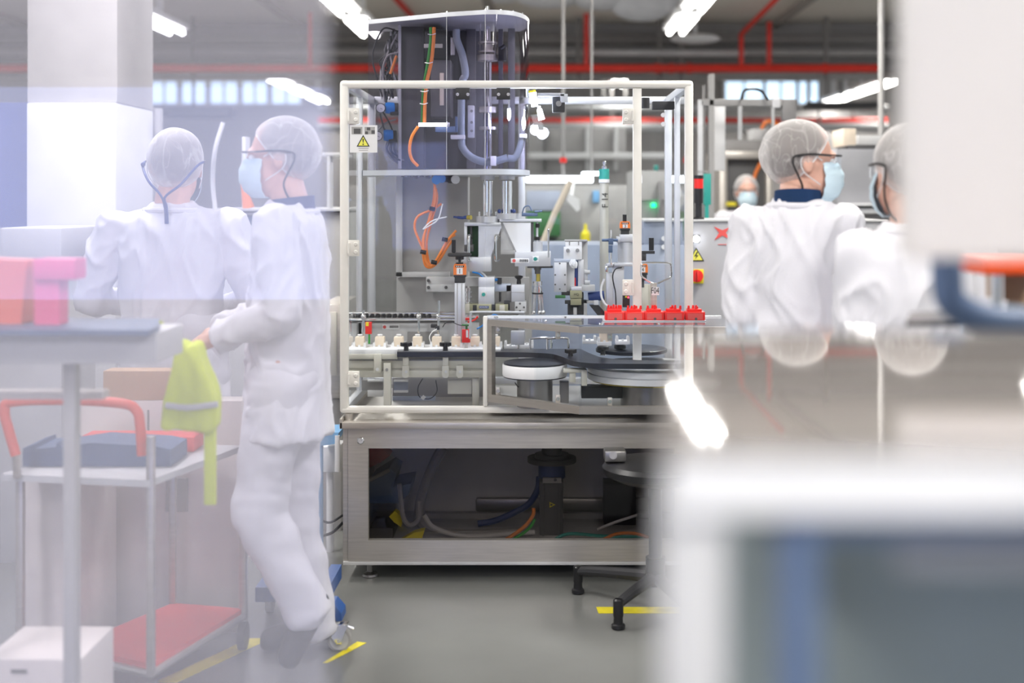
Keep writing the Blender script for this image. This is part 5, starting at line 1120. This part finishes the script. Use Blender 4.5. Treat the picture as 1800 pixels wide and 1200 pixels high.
    for k in 'LR':
        b = B(); an, to = V['an' + k], V['toe' + k]; d_ = (to - an); b.cap(an + d_ * .05 , an + d_ * .95, .045, .038); heel = an - d_.normalized() * .035; b.ball(heel, .042, n=12)
        off = Vector((0, 0, -.028)) if abs(d_.normalized().z) < .6 else Vector((0, -.03, 0)); b.cap(heel + off * .6, to + off * .3, .036, .032)
        remesh(b, 'shoe', 'black_soft', t, .008, 3)
    # --- coat
    b = B(); n0 = nb + Vector((0, 0, .0)); hc_ = mid.copy(); hc_.z = coat_hem
    zt = nb.z
    prof = [(-.004, .070, .068), (-.03, .098, .088), (-.055, .145, .104), (-.10, .180, .116), (-.2, .180, .124), (-.35, .166, .122), (-.5, .168, .124), (-.62, .180, .130), (-(zt - coat_hem), .20, .142)]
    last = None
    ringv = []
    for dz, rx, ry in prof:
        f = min(1, -dz / (zt - mid.z)); c = nb.lerp(mid, f) if f < 1 else Vector((mid.x, mid.y, 0)); c = Vector((c.x, c.y, zt + dz))
        ringv.append([b.bm.verts.new((c.x + rx * math.cos(q) * 1.0, c.y + ry * math.sin(q), c.z)) for q in [2 * PI * i / 36 for i in range(36)]])
    for p_, q_ in zip(ringv, ringv[1:]):
        for i in range(36): b.bm.faces.new((p_[i], q_[i], q_[(i + 1) % 36], p_[(i + 1) % 36]))
    b.bm.faces.new(ringv[0]); b.bm.faces.new(ringv[-1][::-1])
    for k in 'LR':
        s_, e_, w_ = V['sh' + k], V['el' + k], V['wr' + k]
        b.cap(nb + Vector((0, 0, -.070)), s_ + Vector((0, 0, -.010)), .064, .062); b.cap(s_, e_, .068, .058); b.cap(e_, w_.lerp(e_, .12), .057, .045); b.cyl(w_.lerp(e_, .3), w_.lerp(e_, .02), .047, .050, n=18)
    def fo(p, n_):
        w0 = Vector((noise.noise(p * 5 + Vector((seed, 0, 0))), noise.noise(p * 5 + Vector((0, seed, 0))), noise.noise(p * 5 + Vector((0, 0, seed))))) * .09
        q = p + w0
        r1 = 1 - abs(noise.noise(Vector((q.x * 9 + seed, q.y * 9, q.z * 3.4 + q.x * 4)))) * 2.6
        r2 = 1 - abs(noise.noise(Vector((q.x * 15 + 3, q.y * 15 + seed, q.z * 6 - q.x * 9)))) * 2.6
        return .011 * max(0, r1) ** 2 + .007 * max(0, r2) ** 2 + .012 * noise.noise(p * 4.2 + Vector((seed, 2, 1))) - .003
    ct = remesh(b, 'lab_coat', 'coat', t, .009, 9, fo)
    if collar:
        b = B(); g = []
        for j in range(4): g.append([b.bm.verts.new(nb + Vector((0, -.006, -.03)) + Vector((math.cos(q) * (.074 - j * .001), math.sin(q) * (.074 - j * .001), j * .015 - .008 * math.sin(q)))) for q in [2 * PI * i / 30 for i in range(30)]])
        for p_, q_ in zip(g, g[1:]):
            for i in range(30): b.bm.faces.new((p_[i], p_[(i + 1) % 30], q_[(i + 1) % 30], q_[i]))
        bmesh.ops.solidify(b.bm, geom=b.bm.faces[:], thickness=-.005); b.done('collar', collar, t)
    b = B(); b.tube([(nb.x + math.cos(q) * .088, nb.y - .004 + math.sin(q) * .082, nb.z - .030 - .022 * max(0, math.sin(q))) for q in [2 * PI * i / 16 for i in range(17)]], .010, n=8, sub=3); b.done('coat_collar', 'coat', t)
    t.location = loc; t.rotation_euler = (0, 0, yaw); t.scale = (sc, sc, sc)
    return t
def pose(**k):
    J = dict(neck=(0, -.01, 1.47), shL=(-.185, 0, 1.40), shR=(.185, 0, 1.40), elL=(-.235, -.02, 1.13), elR=(.235, -.02, 1.13), wrL=(-.22, .16, .97), wrR=(.22, .16, .97),
             hipL=(-.09, 0, .90), hipR=(.09, 0, .90), knL=(-.10, .02, .49), knR=(.10, .02, .49), anL=(-.10, -.02, .085), anR=(.10, -.02, .085), toeL=(-.12, .14, .04), toeR=(.12, .14, .04))
    J.update(k); return J
Y1 = 4.0
worker('worker', 'worker in white coat and hairnet in profile, navy collar and black glasses cord, at right', (px(1402, Y1), Y1, 0), math.radians(-10),
       pose(neck=(.0, -.01, 1.50), shL=(-.145, 0, 1.405), shR=(.145, 0, 1.405), elL=(-.172, -.03, 1.13), elR=(.16, .06, 1.13), wrL=(-.16, .10, .93), wrR=(.08, .24, 1.06)), (.022, .02, 1.605), math.radians(-76), hair='hair', collar='denim', seed=1.3)
Y2 = 3.52
worker('worker', 'worker in white coat half hidden behind the pale near machine box at far right', (px(1600, Y2), Y2, 0), math.radians(14),
       pose(neck=(0, -.01, 1.43), shL=(-.150, 0, 1.345), shR=(.170, 0, 1.36), wrL=(-.08, .20, .98), wrR=(.12, .26, 1.0), elL=(-.165, .02, 1.08)), (.0, .03, 1.565), math.radians(4), seed=4.1)
Y3 = 4.78  # reflected worker, put in as a solid figure behind the door
worker('worker', 'worker seen from behind, a hazy door reflection built as a solid figure, hairnet with forked cord', (px(304, Y3), Y3, 0), 0.0,
       pose(neck=(0, -.01, 1.36), shL=(-.20, 0, 1.27), shR=(.20, 0, 1.27), elL=(-.30, .04, 1.02), elR=(.28, .02, 1.02), wrL=(-.20, .24, .98), wrR=(.15, .24, .98)), (.012, .01, 1.475), math.radians(3), strap='back', seed=7.7, sc=1.09)
Y4 = 4.12
worker('worker', 'worker in white coat and trousers walking to the left behind the hazy door', (px(505, Y4), Y4, 0), math.radians(90),
       pose(neck=(0, -.01, 1.48), hipL=(-.09, 0, .90), knL=(-.09, .075, .50), anL=(-.09, -.085, .19), toeL=(-.09, -.02, .045), hipR=(.09, 0, .90), knR=(.09, .0, .49), anR=(.09, -.07, .085), toeR=(.10, .08, .04),
            elL=(-.215, -.03, 1.14), wrL=(-.17, .19, 1.06), elR=(.22, .05, 1.14), wrR=(.16, .26, 1.05), shL=(-.185, 0, 1.405)), (0, .03, 1.62), math.radians(4), hair='hair_grey', collar='blue_dark', seed=2.2, coat_hem=.735)
Y5 = 10.0
worker('worker', 'far worker with grey hair and blue mask facing the camera behind the cabinet', (px(1312, Y5), Y5, 0), math.radians(180),
       pose(neck=(0, -.01, 1.41), shL=(-.185, 0, 1.335), shR=(.185, 0, 1.335), elL=(-.24, 0, 1.08), elR=(.24, 0, 1.08)), (0, .02, 1.545), 0.0, hair='hair_grey', seed=9.0)

# ================================================================== RIGHT FOREGROUND
HT = 1.355
t = thing('near_machine', 'large polished steel machine top with pale apron, out of focus in the right foreground', 'machine', (.5, .9, 0))
b = B(); top = [(.133, 1.30), (.067, .69), (1.6, .68), (1.6, 1.30)]; b.slab(top, HT - .004, HT); b.done('polished_top', 'mirror_steel', t)
b = B(); b.slab([(.135, 1.297), (.069, .692), (1.6, .682), (1.6, 1.297)], HT - .036, HT - .004); b.done('apron', 'white_gloss', t)
b = B(); b.box(.069, .102, .70, .75, 0, HT - .036, .004); b.done('leg', 'grey_light', t)
b = B(); b.box(.134, .152, .70, .73, 0, HT - .036, .003); b.done('leg', 'blue_grey', t)
b = B(); b.box(.152, 1.6, .70, .73, HT - .050, HT - .036, .003); b.done('cross_rail', 'blue_grey', t)
b = B(); b.box(.14, 1.58, .95, .97, 0, HT - .03); b.done('rear_panel', 'panel_green', t)
b = B(); b.cyl((.207, .74, 1.284), (1.55, .74, 1.288), .0085, n=16); b.done('light_bar', 'grey_light', t)
b = B(); b.box(.16, .20, 1.22, 1.27, 0, HT - .03, .004); b.done('leg', 'grey_light', t)
b = B(); b.box(1.5, 1.55, 1.2, 1.25, 0, HT - .03, .004); b.done('leg', 'grey_light', t)
t = thing('monitor_housing', 'pale blurred monitor box filling the upper right corner', 'monitor', (.75, 1.25, 1.45))
b = B(); b.box(px(1574, 1.30), .82, 1.245, 1.30, pz(456, 1.25), 2.05, .010); b.done('housing', 'monitor', t)
b = B(); b.box(.70, .74, 1.25, 1.29, HT, pz(456, 1.2)+.01, .004); b.done('neck', 'grey_light', t)
b = B(); b.tube([P(1664, 445, 1.75), P(1665, 490, 1.75), P(1672, 528, 1.75), P(1705, 552, 1.75), P(1760, 566, 1.75), P(1830, 568, 1.75)], .021, n=16); b.done('support_arm', 'blue_grey', t)
t = thing('sorting_tray', 'dark flat tray on a thin column beside the half hidden worker', 'tray', P(1700, 570, 2.3))
b = B(); b.slab([(px(1592, 2.3), 2.3), (px(1600, 2.5), 2.5), (px(1900, 2.6), 2.6), (px(1950, 2.3), 2.3)], 1.262, 1.270); b.done('tray_plate', 'guide', t)
b = B(); b.box(px(1740, 2.45), px(1850, 2.45), 2.4, 2.5, 0, 1.262, .003); b.done('column', 'grey_light', t)
t = thing('orange_bin', 'bright orange bin lip on a slim chrome post at the right edge', 'bin', P(1770, 560, 2.42))
b = B(); b.box(px(1729, 2.42), px(1860, 2.42), 2.42, 2.62, pz(483, 2.42), pz(457, 2.42), .004); b.done('bin_lip', 'orange_red', t)
b = B(); b.cyl(P(1752, 483, 2.43), (px(1752, 2.43), 2.43, 1.285), .011); b.done('post', 'chrome', t)
b = B(); b.pp([(1764, 484), (1860, 484), (1860, 520), (1800, 535), (1764, 528)], 2.55, .10); single(b, 'cardboard_box', 'cardboard', 'tan cardboard box under the orange bin lip', 'box')
# stool
t = thing('work_stool', 'black swivel stool with five legged glide base in front of the machine', 'stool', (px(1152, 4.62), 4.62, 0))
cx_, cy_ = px(1152, 4.62), 4.62
for i, (ax, ay) in enumerate(((px(1016, 4.84), 4.84), (px(1082, 4.60), 4.44), (px(1210, 4.4), 4.38), (px(1265, 4.7), 4.72), (px(1150, 4.9), 4.93))):
    b = B(); b.tube([(ax, ay, .085), (ax + (cx_ - ax) * .2, ay + (cy_ - ay) * .2, .098), (ax + (cx_ - ax) * .6, ay + (cy_ - ay) * .6, .115), (cx_, cy_, .13)], lambda f: .016 + .008 * f, n=10); k = b.done('leg', 'black_soft', t)
    b = B(); b.lathe([(.019, 0), (.024, .002), (.024, .014), (.017, .018), (.016, .04), (.018, .045), (.018, .098), (.012, .103)], (ax, ay, .0018), n=20); b.done('glide', 'black', k)
b = B(); b.cyl((cx_, cy_, .12), (cx_, cy_, .46), .024); b.cyl((cx_, cy_, .10), (cx_, cy_, .2), .035); b.done('gas_lift', 'black', t)
b = B(); b.lathe([(.02, 0), (.13, .005), (.185, .03), (.192, .055), (.18, .07), (.02, .075)], (cx_, cy_, .47), n=44); b.done('seat', 'black', t)
b = B(); b.box(px(1062, 4.62), px(1100, 4.62), 4.6, 4.68, .545, .585, .006); b.cyl(P(1078, 800, 4.6), P(1078, 800, 4.59), .014); b.done('seat_mechanism', 'steel_dark', t)

# ================================================================== LEFT SIDE
# hazy door in the near left
t = thing('hazy_door', 'large hazy clear plastic door in the left foreground', 'door', (-.6, 1.26, 0))
b = B(); b.box(-1.25, px(577, 1.26), 1.26, 1.264, .04, 2.25); b.done('clear_sheet', 'hazy', t)
b = B(); b.box(-1.25, px(577, 1.26), 1.255, 1.269, 0, .04, .002); b.box(-1.25, px(577, 1.26), 1.255, 1.269, 2.25, 2.29, .002); b.done('edge_profile', 'alu', t)
# white door reflection built as a solid column, and machines behind the door
t = thing('reflection_column', 'wide white door reflection built as a solid column, far left behind the worker', 'cabinet', (px(125, 6.2), 6.2, 0))
b = B(); b.box(px(46, 6.2), px(204, 6.2), 6.2, 6.8, 0, pz(180, 6.2), .01); b.done('lower_body', 'white', t)
b = B(); b.box(px(44, 6.2), px(204, 6.2), 6.22, 6.8, pz(180, 6.2), 3.7, .01); b.done('upper_band', 'cream_grey', t)
t = far_machine('tall_cabinet', 'grey cabinet right of the white reflection column', 6.85, [(206, 190, 282, FL(6.85), 'body', 'grey_mid', 0, .05)], cat='cabinet')
far_machine('blue_reflection', 'blue reflection in the hazy door at the far left edge, built solid', 6.9, [(-40, 180, 50, 400, 'blue_strip', 'reflection_blue', .1, .1), (-40, 400, 50, FL(6.9), 'lower_wall', 'grey_light', .1, .1)], cat='booth')  # blue strip mirrored in the door, put in as a solid panel
far_machine('assembly_machine', 'machine with grey deck and dark front between the two left workers', 6.6, [
    (372, 366, 600, 371, 'deck', 'grey_light', 0, .8), (374, 371, 600, 374, 'dark_line', 'ink', .01, .7), (378, 380, 470, 430, 'dark_front', 'blue_grey', .05, .6), (470, 374, 600, FL(6.7), 'body', 'grey_mid', .05, .7), (378, 430, 470, FL(6.7), 'lower_front', 'grey_light', .06, .6),
    (425, 240, 432, 366, 'post', 'white', .1, .1), (560, 268, 600, 274, 'top_bar', 'grey_light', .1, .4), (574, 274, 580, 366, 'post', 'grey_light', .1, .1)])
b = B(); b.tube([P(392, 215, 6.5), P(378, 265, 6.5), P(374, 320, 6.6), P(378, 366, 6.65)], .012); single(b, 'air_hose', 'white', 'pale hose curving behind the cord wearing worker', 'hose')
b = B(); b.tube([P(427, 322, 6.65), P(432, 345, 6.65), P(437, 366, 6.65)], lambda f: .012 + .02 * f); single(b, 'warning_cone', 'orange', 'narrow orange marker between the two left workers', 'marker')
b = B(); b.r(0, 400, 108, 470, 5.2, .5, .01); b.r(0, 470, 108, FL(5.2), 5.25, .4); single(b, 'counter', 'grey_light', 'grey counter block at the far left edge', 'counter')
# box and material just left of the machine
far_machine('infeed_unit', 'stainless infeed cabinet just left of the glass guard', 5.7, [(560, 535, 600, 700, 'body', 'steel', .0, .5), (576, 548, 592, 660, 'door', 'alu_beige', -.01, .01), (560, 700, 600, 960, 'lower_body', 'grey_mid', .05, .4)])
b = B(); b.pp([(560, 762), (596, 760), (588, 780), (560, 784)], 5.2, .2); b.cyl(P(563, 780, 5.25), (px(563, 5.25), 5.25, 0), .012); single(b, 'blue_tray', 'blue_light', 'light blue tray edge left of the machine base', 'tray')
b = B(); b.r(565, 785, 597, 830, 5.35, .15, .004); b.vcyl(593, 765, 828, 9, 5.2); b.cyl(P(580, 828, 5.42), (px(580, 5.42), 5.42, 0), .015); single(b, 'white_box', 'white', 'small white box left of the machine base', 'box')
b = B(); b.tube([P(565, 942, 5.3), P(585, 935, 5.3), P(603, 918, 5.3)], .006); b.tube([P(560, 912, 5.3), P(580, 918, 5.3), P(603, 905, 5.3)], .005); single(b, 'cable', 'black', 'thin black cables entering the left side of the base', 'cable')
# red cart
def WP(x, y, Z): Y = (CAM_H - Z) / (y - CY) * FPX; return Vector((px(x, Y), Y, Z))
t = thing('red_cart', 'trolley with red lower deck and red push handle behind the hazy door', 'trolley', (-1.2, 4.0, 0))
NL, FLp, FR, NR = (-1.43, 3.88), (-1.235, 4.30), (-.985, 4.24), (-1.135, 3.73)
b = B(); b.slab([NL, NR, FR, FLp], .115, .135); b.done('lower_deck', 'pink_red', t)
b = B(); b.slab([(-1.60, 3.80), (NR[0], NR[1] - .02), (FR[0], FR[1]), (-1.45, 4.28)], .655, .675); b.done('upper_shelf', 'grey_light', t)
for q in (NR, FR, (-1.56, 3.84), FLp):
    b = B(); b.box(q[0] - .011, q[0] + .011, q[1] - .011, q[1] + .011, .10, .80 if q == NR else .675, .002); b.done('post', 'steel', t)
b = B()
for a, c in ((NL, NR), (NR, FR)):
    b.tube([(a[0], a[1], .108), (c[0], c[1], .108)], .012, smooth=False)
b.done('deck_edge', 'steel', t)
b = B(); b.tube([P(28, 800, 3.75), P(15, 755, 3.75), P(8, 722, 3.75), P(22, 706, 3.75), P(120, 703, 3.75), P(215, 709, 3.75), P(240, 722, 3.75), P(246, 745, 3.75), P(250, 800, 3.75)], .015, n=12); b.done('push_handle', 'red_soft', t)
b = B(); b.tube([P(28, 790, 3.75), P(30, 838, 3.78)], .012, smooth=False); b.done('handle_upright', 'steel', t)
for q in (NR, FR, (-1.4, 3.88), FLp):
    b = B(); b.cyl((q[0] - .012, q[1], .045), (q[0] + .012, q[1], .045), .045, n=20); b.r; k = b.done('wheel', 'grey_dark', t)
b = B(); b.prism([(px(x, 3.9), max(pz(y, 3.9), .676)) for x, y in [(40, 788), (58, 782), (60, 789), (98, 786), (100, 778), (106, 786), (160, 778), (270, 784), (300, 790), (300, 836), (40, 836)]], 3.90, 4.08); single(b, 'parts_tray', 'blue_grey', 'dark blue grey parts tray on the cart shelf', 'tray')
b = B(); b.box(px(135, 4.1), px(338, 4.1), 4.12, 4.24, .676, pz(770, 4.1), .004); single(b, 'red_crate', 'pink_red', 'red crate behind the parts tray on the cart shelf', 'crate')
b = B(); b.box(px(262, 4.0), px(314, 4.0), 3.99, 4.10, .676, pz(786, 4.0), .004); single(b, 'blue_crate', 'blue_light', 'light blue crate at the right end of the cart shelf', 'crate')
t = thing('white_locker', 'low white locker with round knob under the left end of the cart', 'locker', (px(85, 3.95), 3.97, 0))
b = B(); b.box(px(32, 4.0), px(138, 4.0), 4.0, 4.36, .02, .62, .004); b.done('body', 'white_warm', t); b = B(); b.cyl(P(120, 905, 4.0), P(120, 905, 3.985), .012); b.done('knob', 'grey_dark', t)
b = B(); b.cyl((px(60, 4.1), 4.1, 0), (px(60, 4.1), 4.1, .02), .02); b.cyl((px(120, 4.1), 4.1, 0), (px(120, 4.1), 4.1, .02), .02); b.done('foot', 'grey_dark', t)
# bench where the rear worker stands
t = thing('work_bench', 'pale bench with dark edge between the hazy door and the worker', 'bench', (px(120, 3.0), 3.0, 0))
Zb = pz(580, 3.0)
b = B(); b.slab([(px(-120, 3.0), 3.0), (px(262, 3.0), 3.0), (px(280, 3.1), 3.1), (px(280, 3.3), 3.3), (px(-120, 3.3), 3.3)], Zb - .012, Zb); b.done('bench_top', 'blue_grey', t)
b = B(); b.box(px(-110, 3.02), px(268, 3.02), 3.05, 3.28, pz(640, 3.05), Zb - .012, .004); b.done('apron', 'grey_light', t)
for x in (-80, 110):
    b = B(); b.box(px(x, 3.1), px(x + 22, 3.1), 3.10, 3.14, 0, Zb - .02, .003); b.done('leg', 'grey_mid', t)
b = B(); b.box(px(-110, 3.2), px(176, 3.2), 3.22, 3.27, pz(705, 3.2), pz(690, 3.2), .004); b.done('lower_shelf', 'white_warm', t)
b = B(); b.pp([(-30, 455), (48, 458), (36, 578), (-40, 578)], 3.15, .1); b.done('container', 'red_soft', label='coral red container standing on the bench at the left edge', cat='container')
b = B(); b.box(px(58, 3.12), px(132, 3.12), 3.12, 3.2, pz(492, 3.12), pz(455, 3.12), .003); b.box(px(60, 3.13), px(104, 3.13), 3.13, 3.19, Zb, pz(492, 3.12)); single(b, 'label_box', 'pink', 'pink topped box on the bench beside the red container', 'box')
b = B(); b.box(px(180, 4.40), px(306, 4.40), 4.405, 4.495, pz(703.6, 4.40), pz(652, 4.40), .003); single(b, 'cardboard_box', 'cardboard', 'brown cardboard box right of the bench behind the rear worker', 'box')
# hi-vis vest on a stand
b = B()
YV = 3.45
b.prism([(px(x, YV), pz(y, YV)) for x, y in [(314, 602), (326, 600), (334, 612), (342, 602), (352, 604), (364, 640), (372, 662), (383, 700), (386, 752), (350, 758), (288, 752), (290, 700), (302, 664), (308, 640)]], YV - .035, YV + .035)
vt = thing('safety_vest', 'bright yellow safety vest hanging between bench and walking worker', 'vest', (px(335, YV), YV, pz(890, YV)))
remesh(b, 'cloth', 'hivis', vt, .008, 7, lambda p, n_: .016 * noise.noise(Vector((p.x * 26, p.y * 20, p.z * 6))))
b = B(); b.tube([P(292, 712, YV - .042), P(330, 716, YV - .05), P(383, 710, YV - .042)], .009, n=6)
b.done('reflective_band', 'grey_light', vt)
for o in vt.children:
    if o.name.startswith('cloth'):
        for v in o.data.vertices: v.co -= vt.location
b = B(); b.box(px(360, YV), px(380, YV), YV - .01, YV + .005, pz(886, YV), pz(735, YV), .002); b.done('strap', 'hivis', vt)
b = B(); b.tube([P(325, 612, YV), P(318, 596, YV), (px(312, YV), YV - .02, pz(590, YV)), (px(276, 3.25), 3.27, Zb - .006)], .005, smooth=False); b.done('hanging_loop', 'hivis', vt)
# blue dolly with caster
t = thing('blue_dolly', 'blue low dolly with grey swivel caster beside the machine base', 'dolly', (px(560, 4.3), 4.3, 0))
Yd = 4.24
b = B(); b.pp([(560, 1062), (586, 1062), (600, 1078), (601, 1091), (560, 1091)], Yd - .015, .09); b.box(px(452, 4.45), px(556, 4.45), 4.42, 4.70, .10, .15); b.box(px(548, 4.3), px(568, 4.3), 4.26, 4.70, .10, .15); b.done('corner_frame', 'blue_dolly', t)
b = B(); b.cyl(P(597, 1123, Yd) - Vector((0, .012, 0)), P(597, 1123, Yd) + Vector((0, .012, 0)), .0385, n=32); wh = b.done('wheel', 'grey_mid', t)
b = B(); b.lathe([(.029, -.013), (.031, -.0135), (.031, .0135), (.029, .013)], P(597, 1123, Yd), n=30, axis=(0, 1, 0)); b.cyl(P(597, 1123, Yd) - Vector((0, .022, 0)), P(597, 1123, Yd), .006); b.done('hub_ring', 'grey_light', wh)
b = B()
for s in (-1, 1): b.prism([(px(x, Yd), pz(y, Yd)) for x, y in ((577, 1095), (612, 1097), (606, 1112), (602, 1128), (592, 1128), (582, 1112))], Yd + s * .019 - .0015, Yd + s * .019 + .0015)
b.box(px(577, Yd), px(612, Yd), Yd - .02, Yd + .02, pz(1099, Yd), pz(1094, Yd), .001); b.tube([P(606, 1098, Yd), P(616, 1102, Yd), P(622, 1104, Yd)], .004); b.done('fork', 'chrome', t)
b = B(); b.cyl(P(592, 1094, Yd), P(592, 1091, Yd), .012); b.done('swivel', 'chrome', t)
for x, Y in ((475, 4.62), (545, 4.62)):
    b = B(); b.cyl((px(x, Y) - .012, Y, .038), (px(x, Y) + .012, Y, .038), .0365, n=20); b.cyl((px(x, Y), Y, .05), (px(x, Y), Y, .10), .012); b.done('wheel', 'grey_mid', t)
# boxes at bottom left
b = B(); b.box(px(-30, 3.2), px(142, 3.2), 3.2, 3.45, 0, pz(1158, 3.2), .006); k = single(b, 'archive_box', 'white_warm', 'cream box with a grip slot at the bottom left corner', 'box')
b = B(); b.box(px(20, 3.2), px(48, 3.2), 3.197, 3.201, pz(1182, 3.2), pz(1176, 3.2)); b.done('grip_slot', 'grey_dark', k)
far_machine('low_cabinet', 'long white low cabinet behind the red cart hiding the rear worker legs', 4.40, [(138, 704, 425, FL(4.4) + 40, 'body', 'white_warm', 0, .1), (258, 720, 262, 1100, 'gap', 'grey', -.004, .01), (290, 840, 330, 900, 'vent', 'grey_mid', -.006, .01)], cat='cabinet')
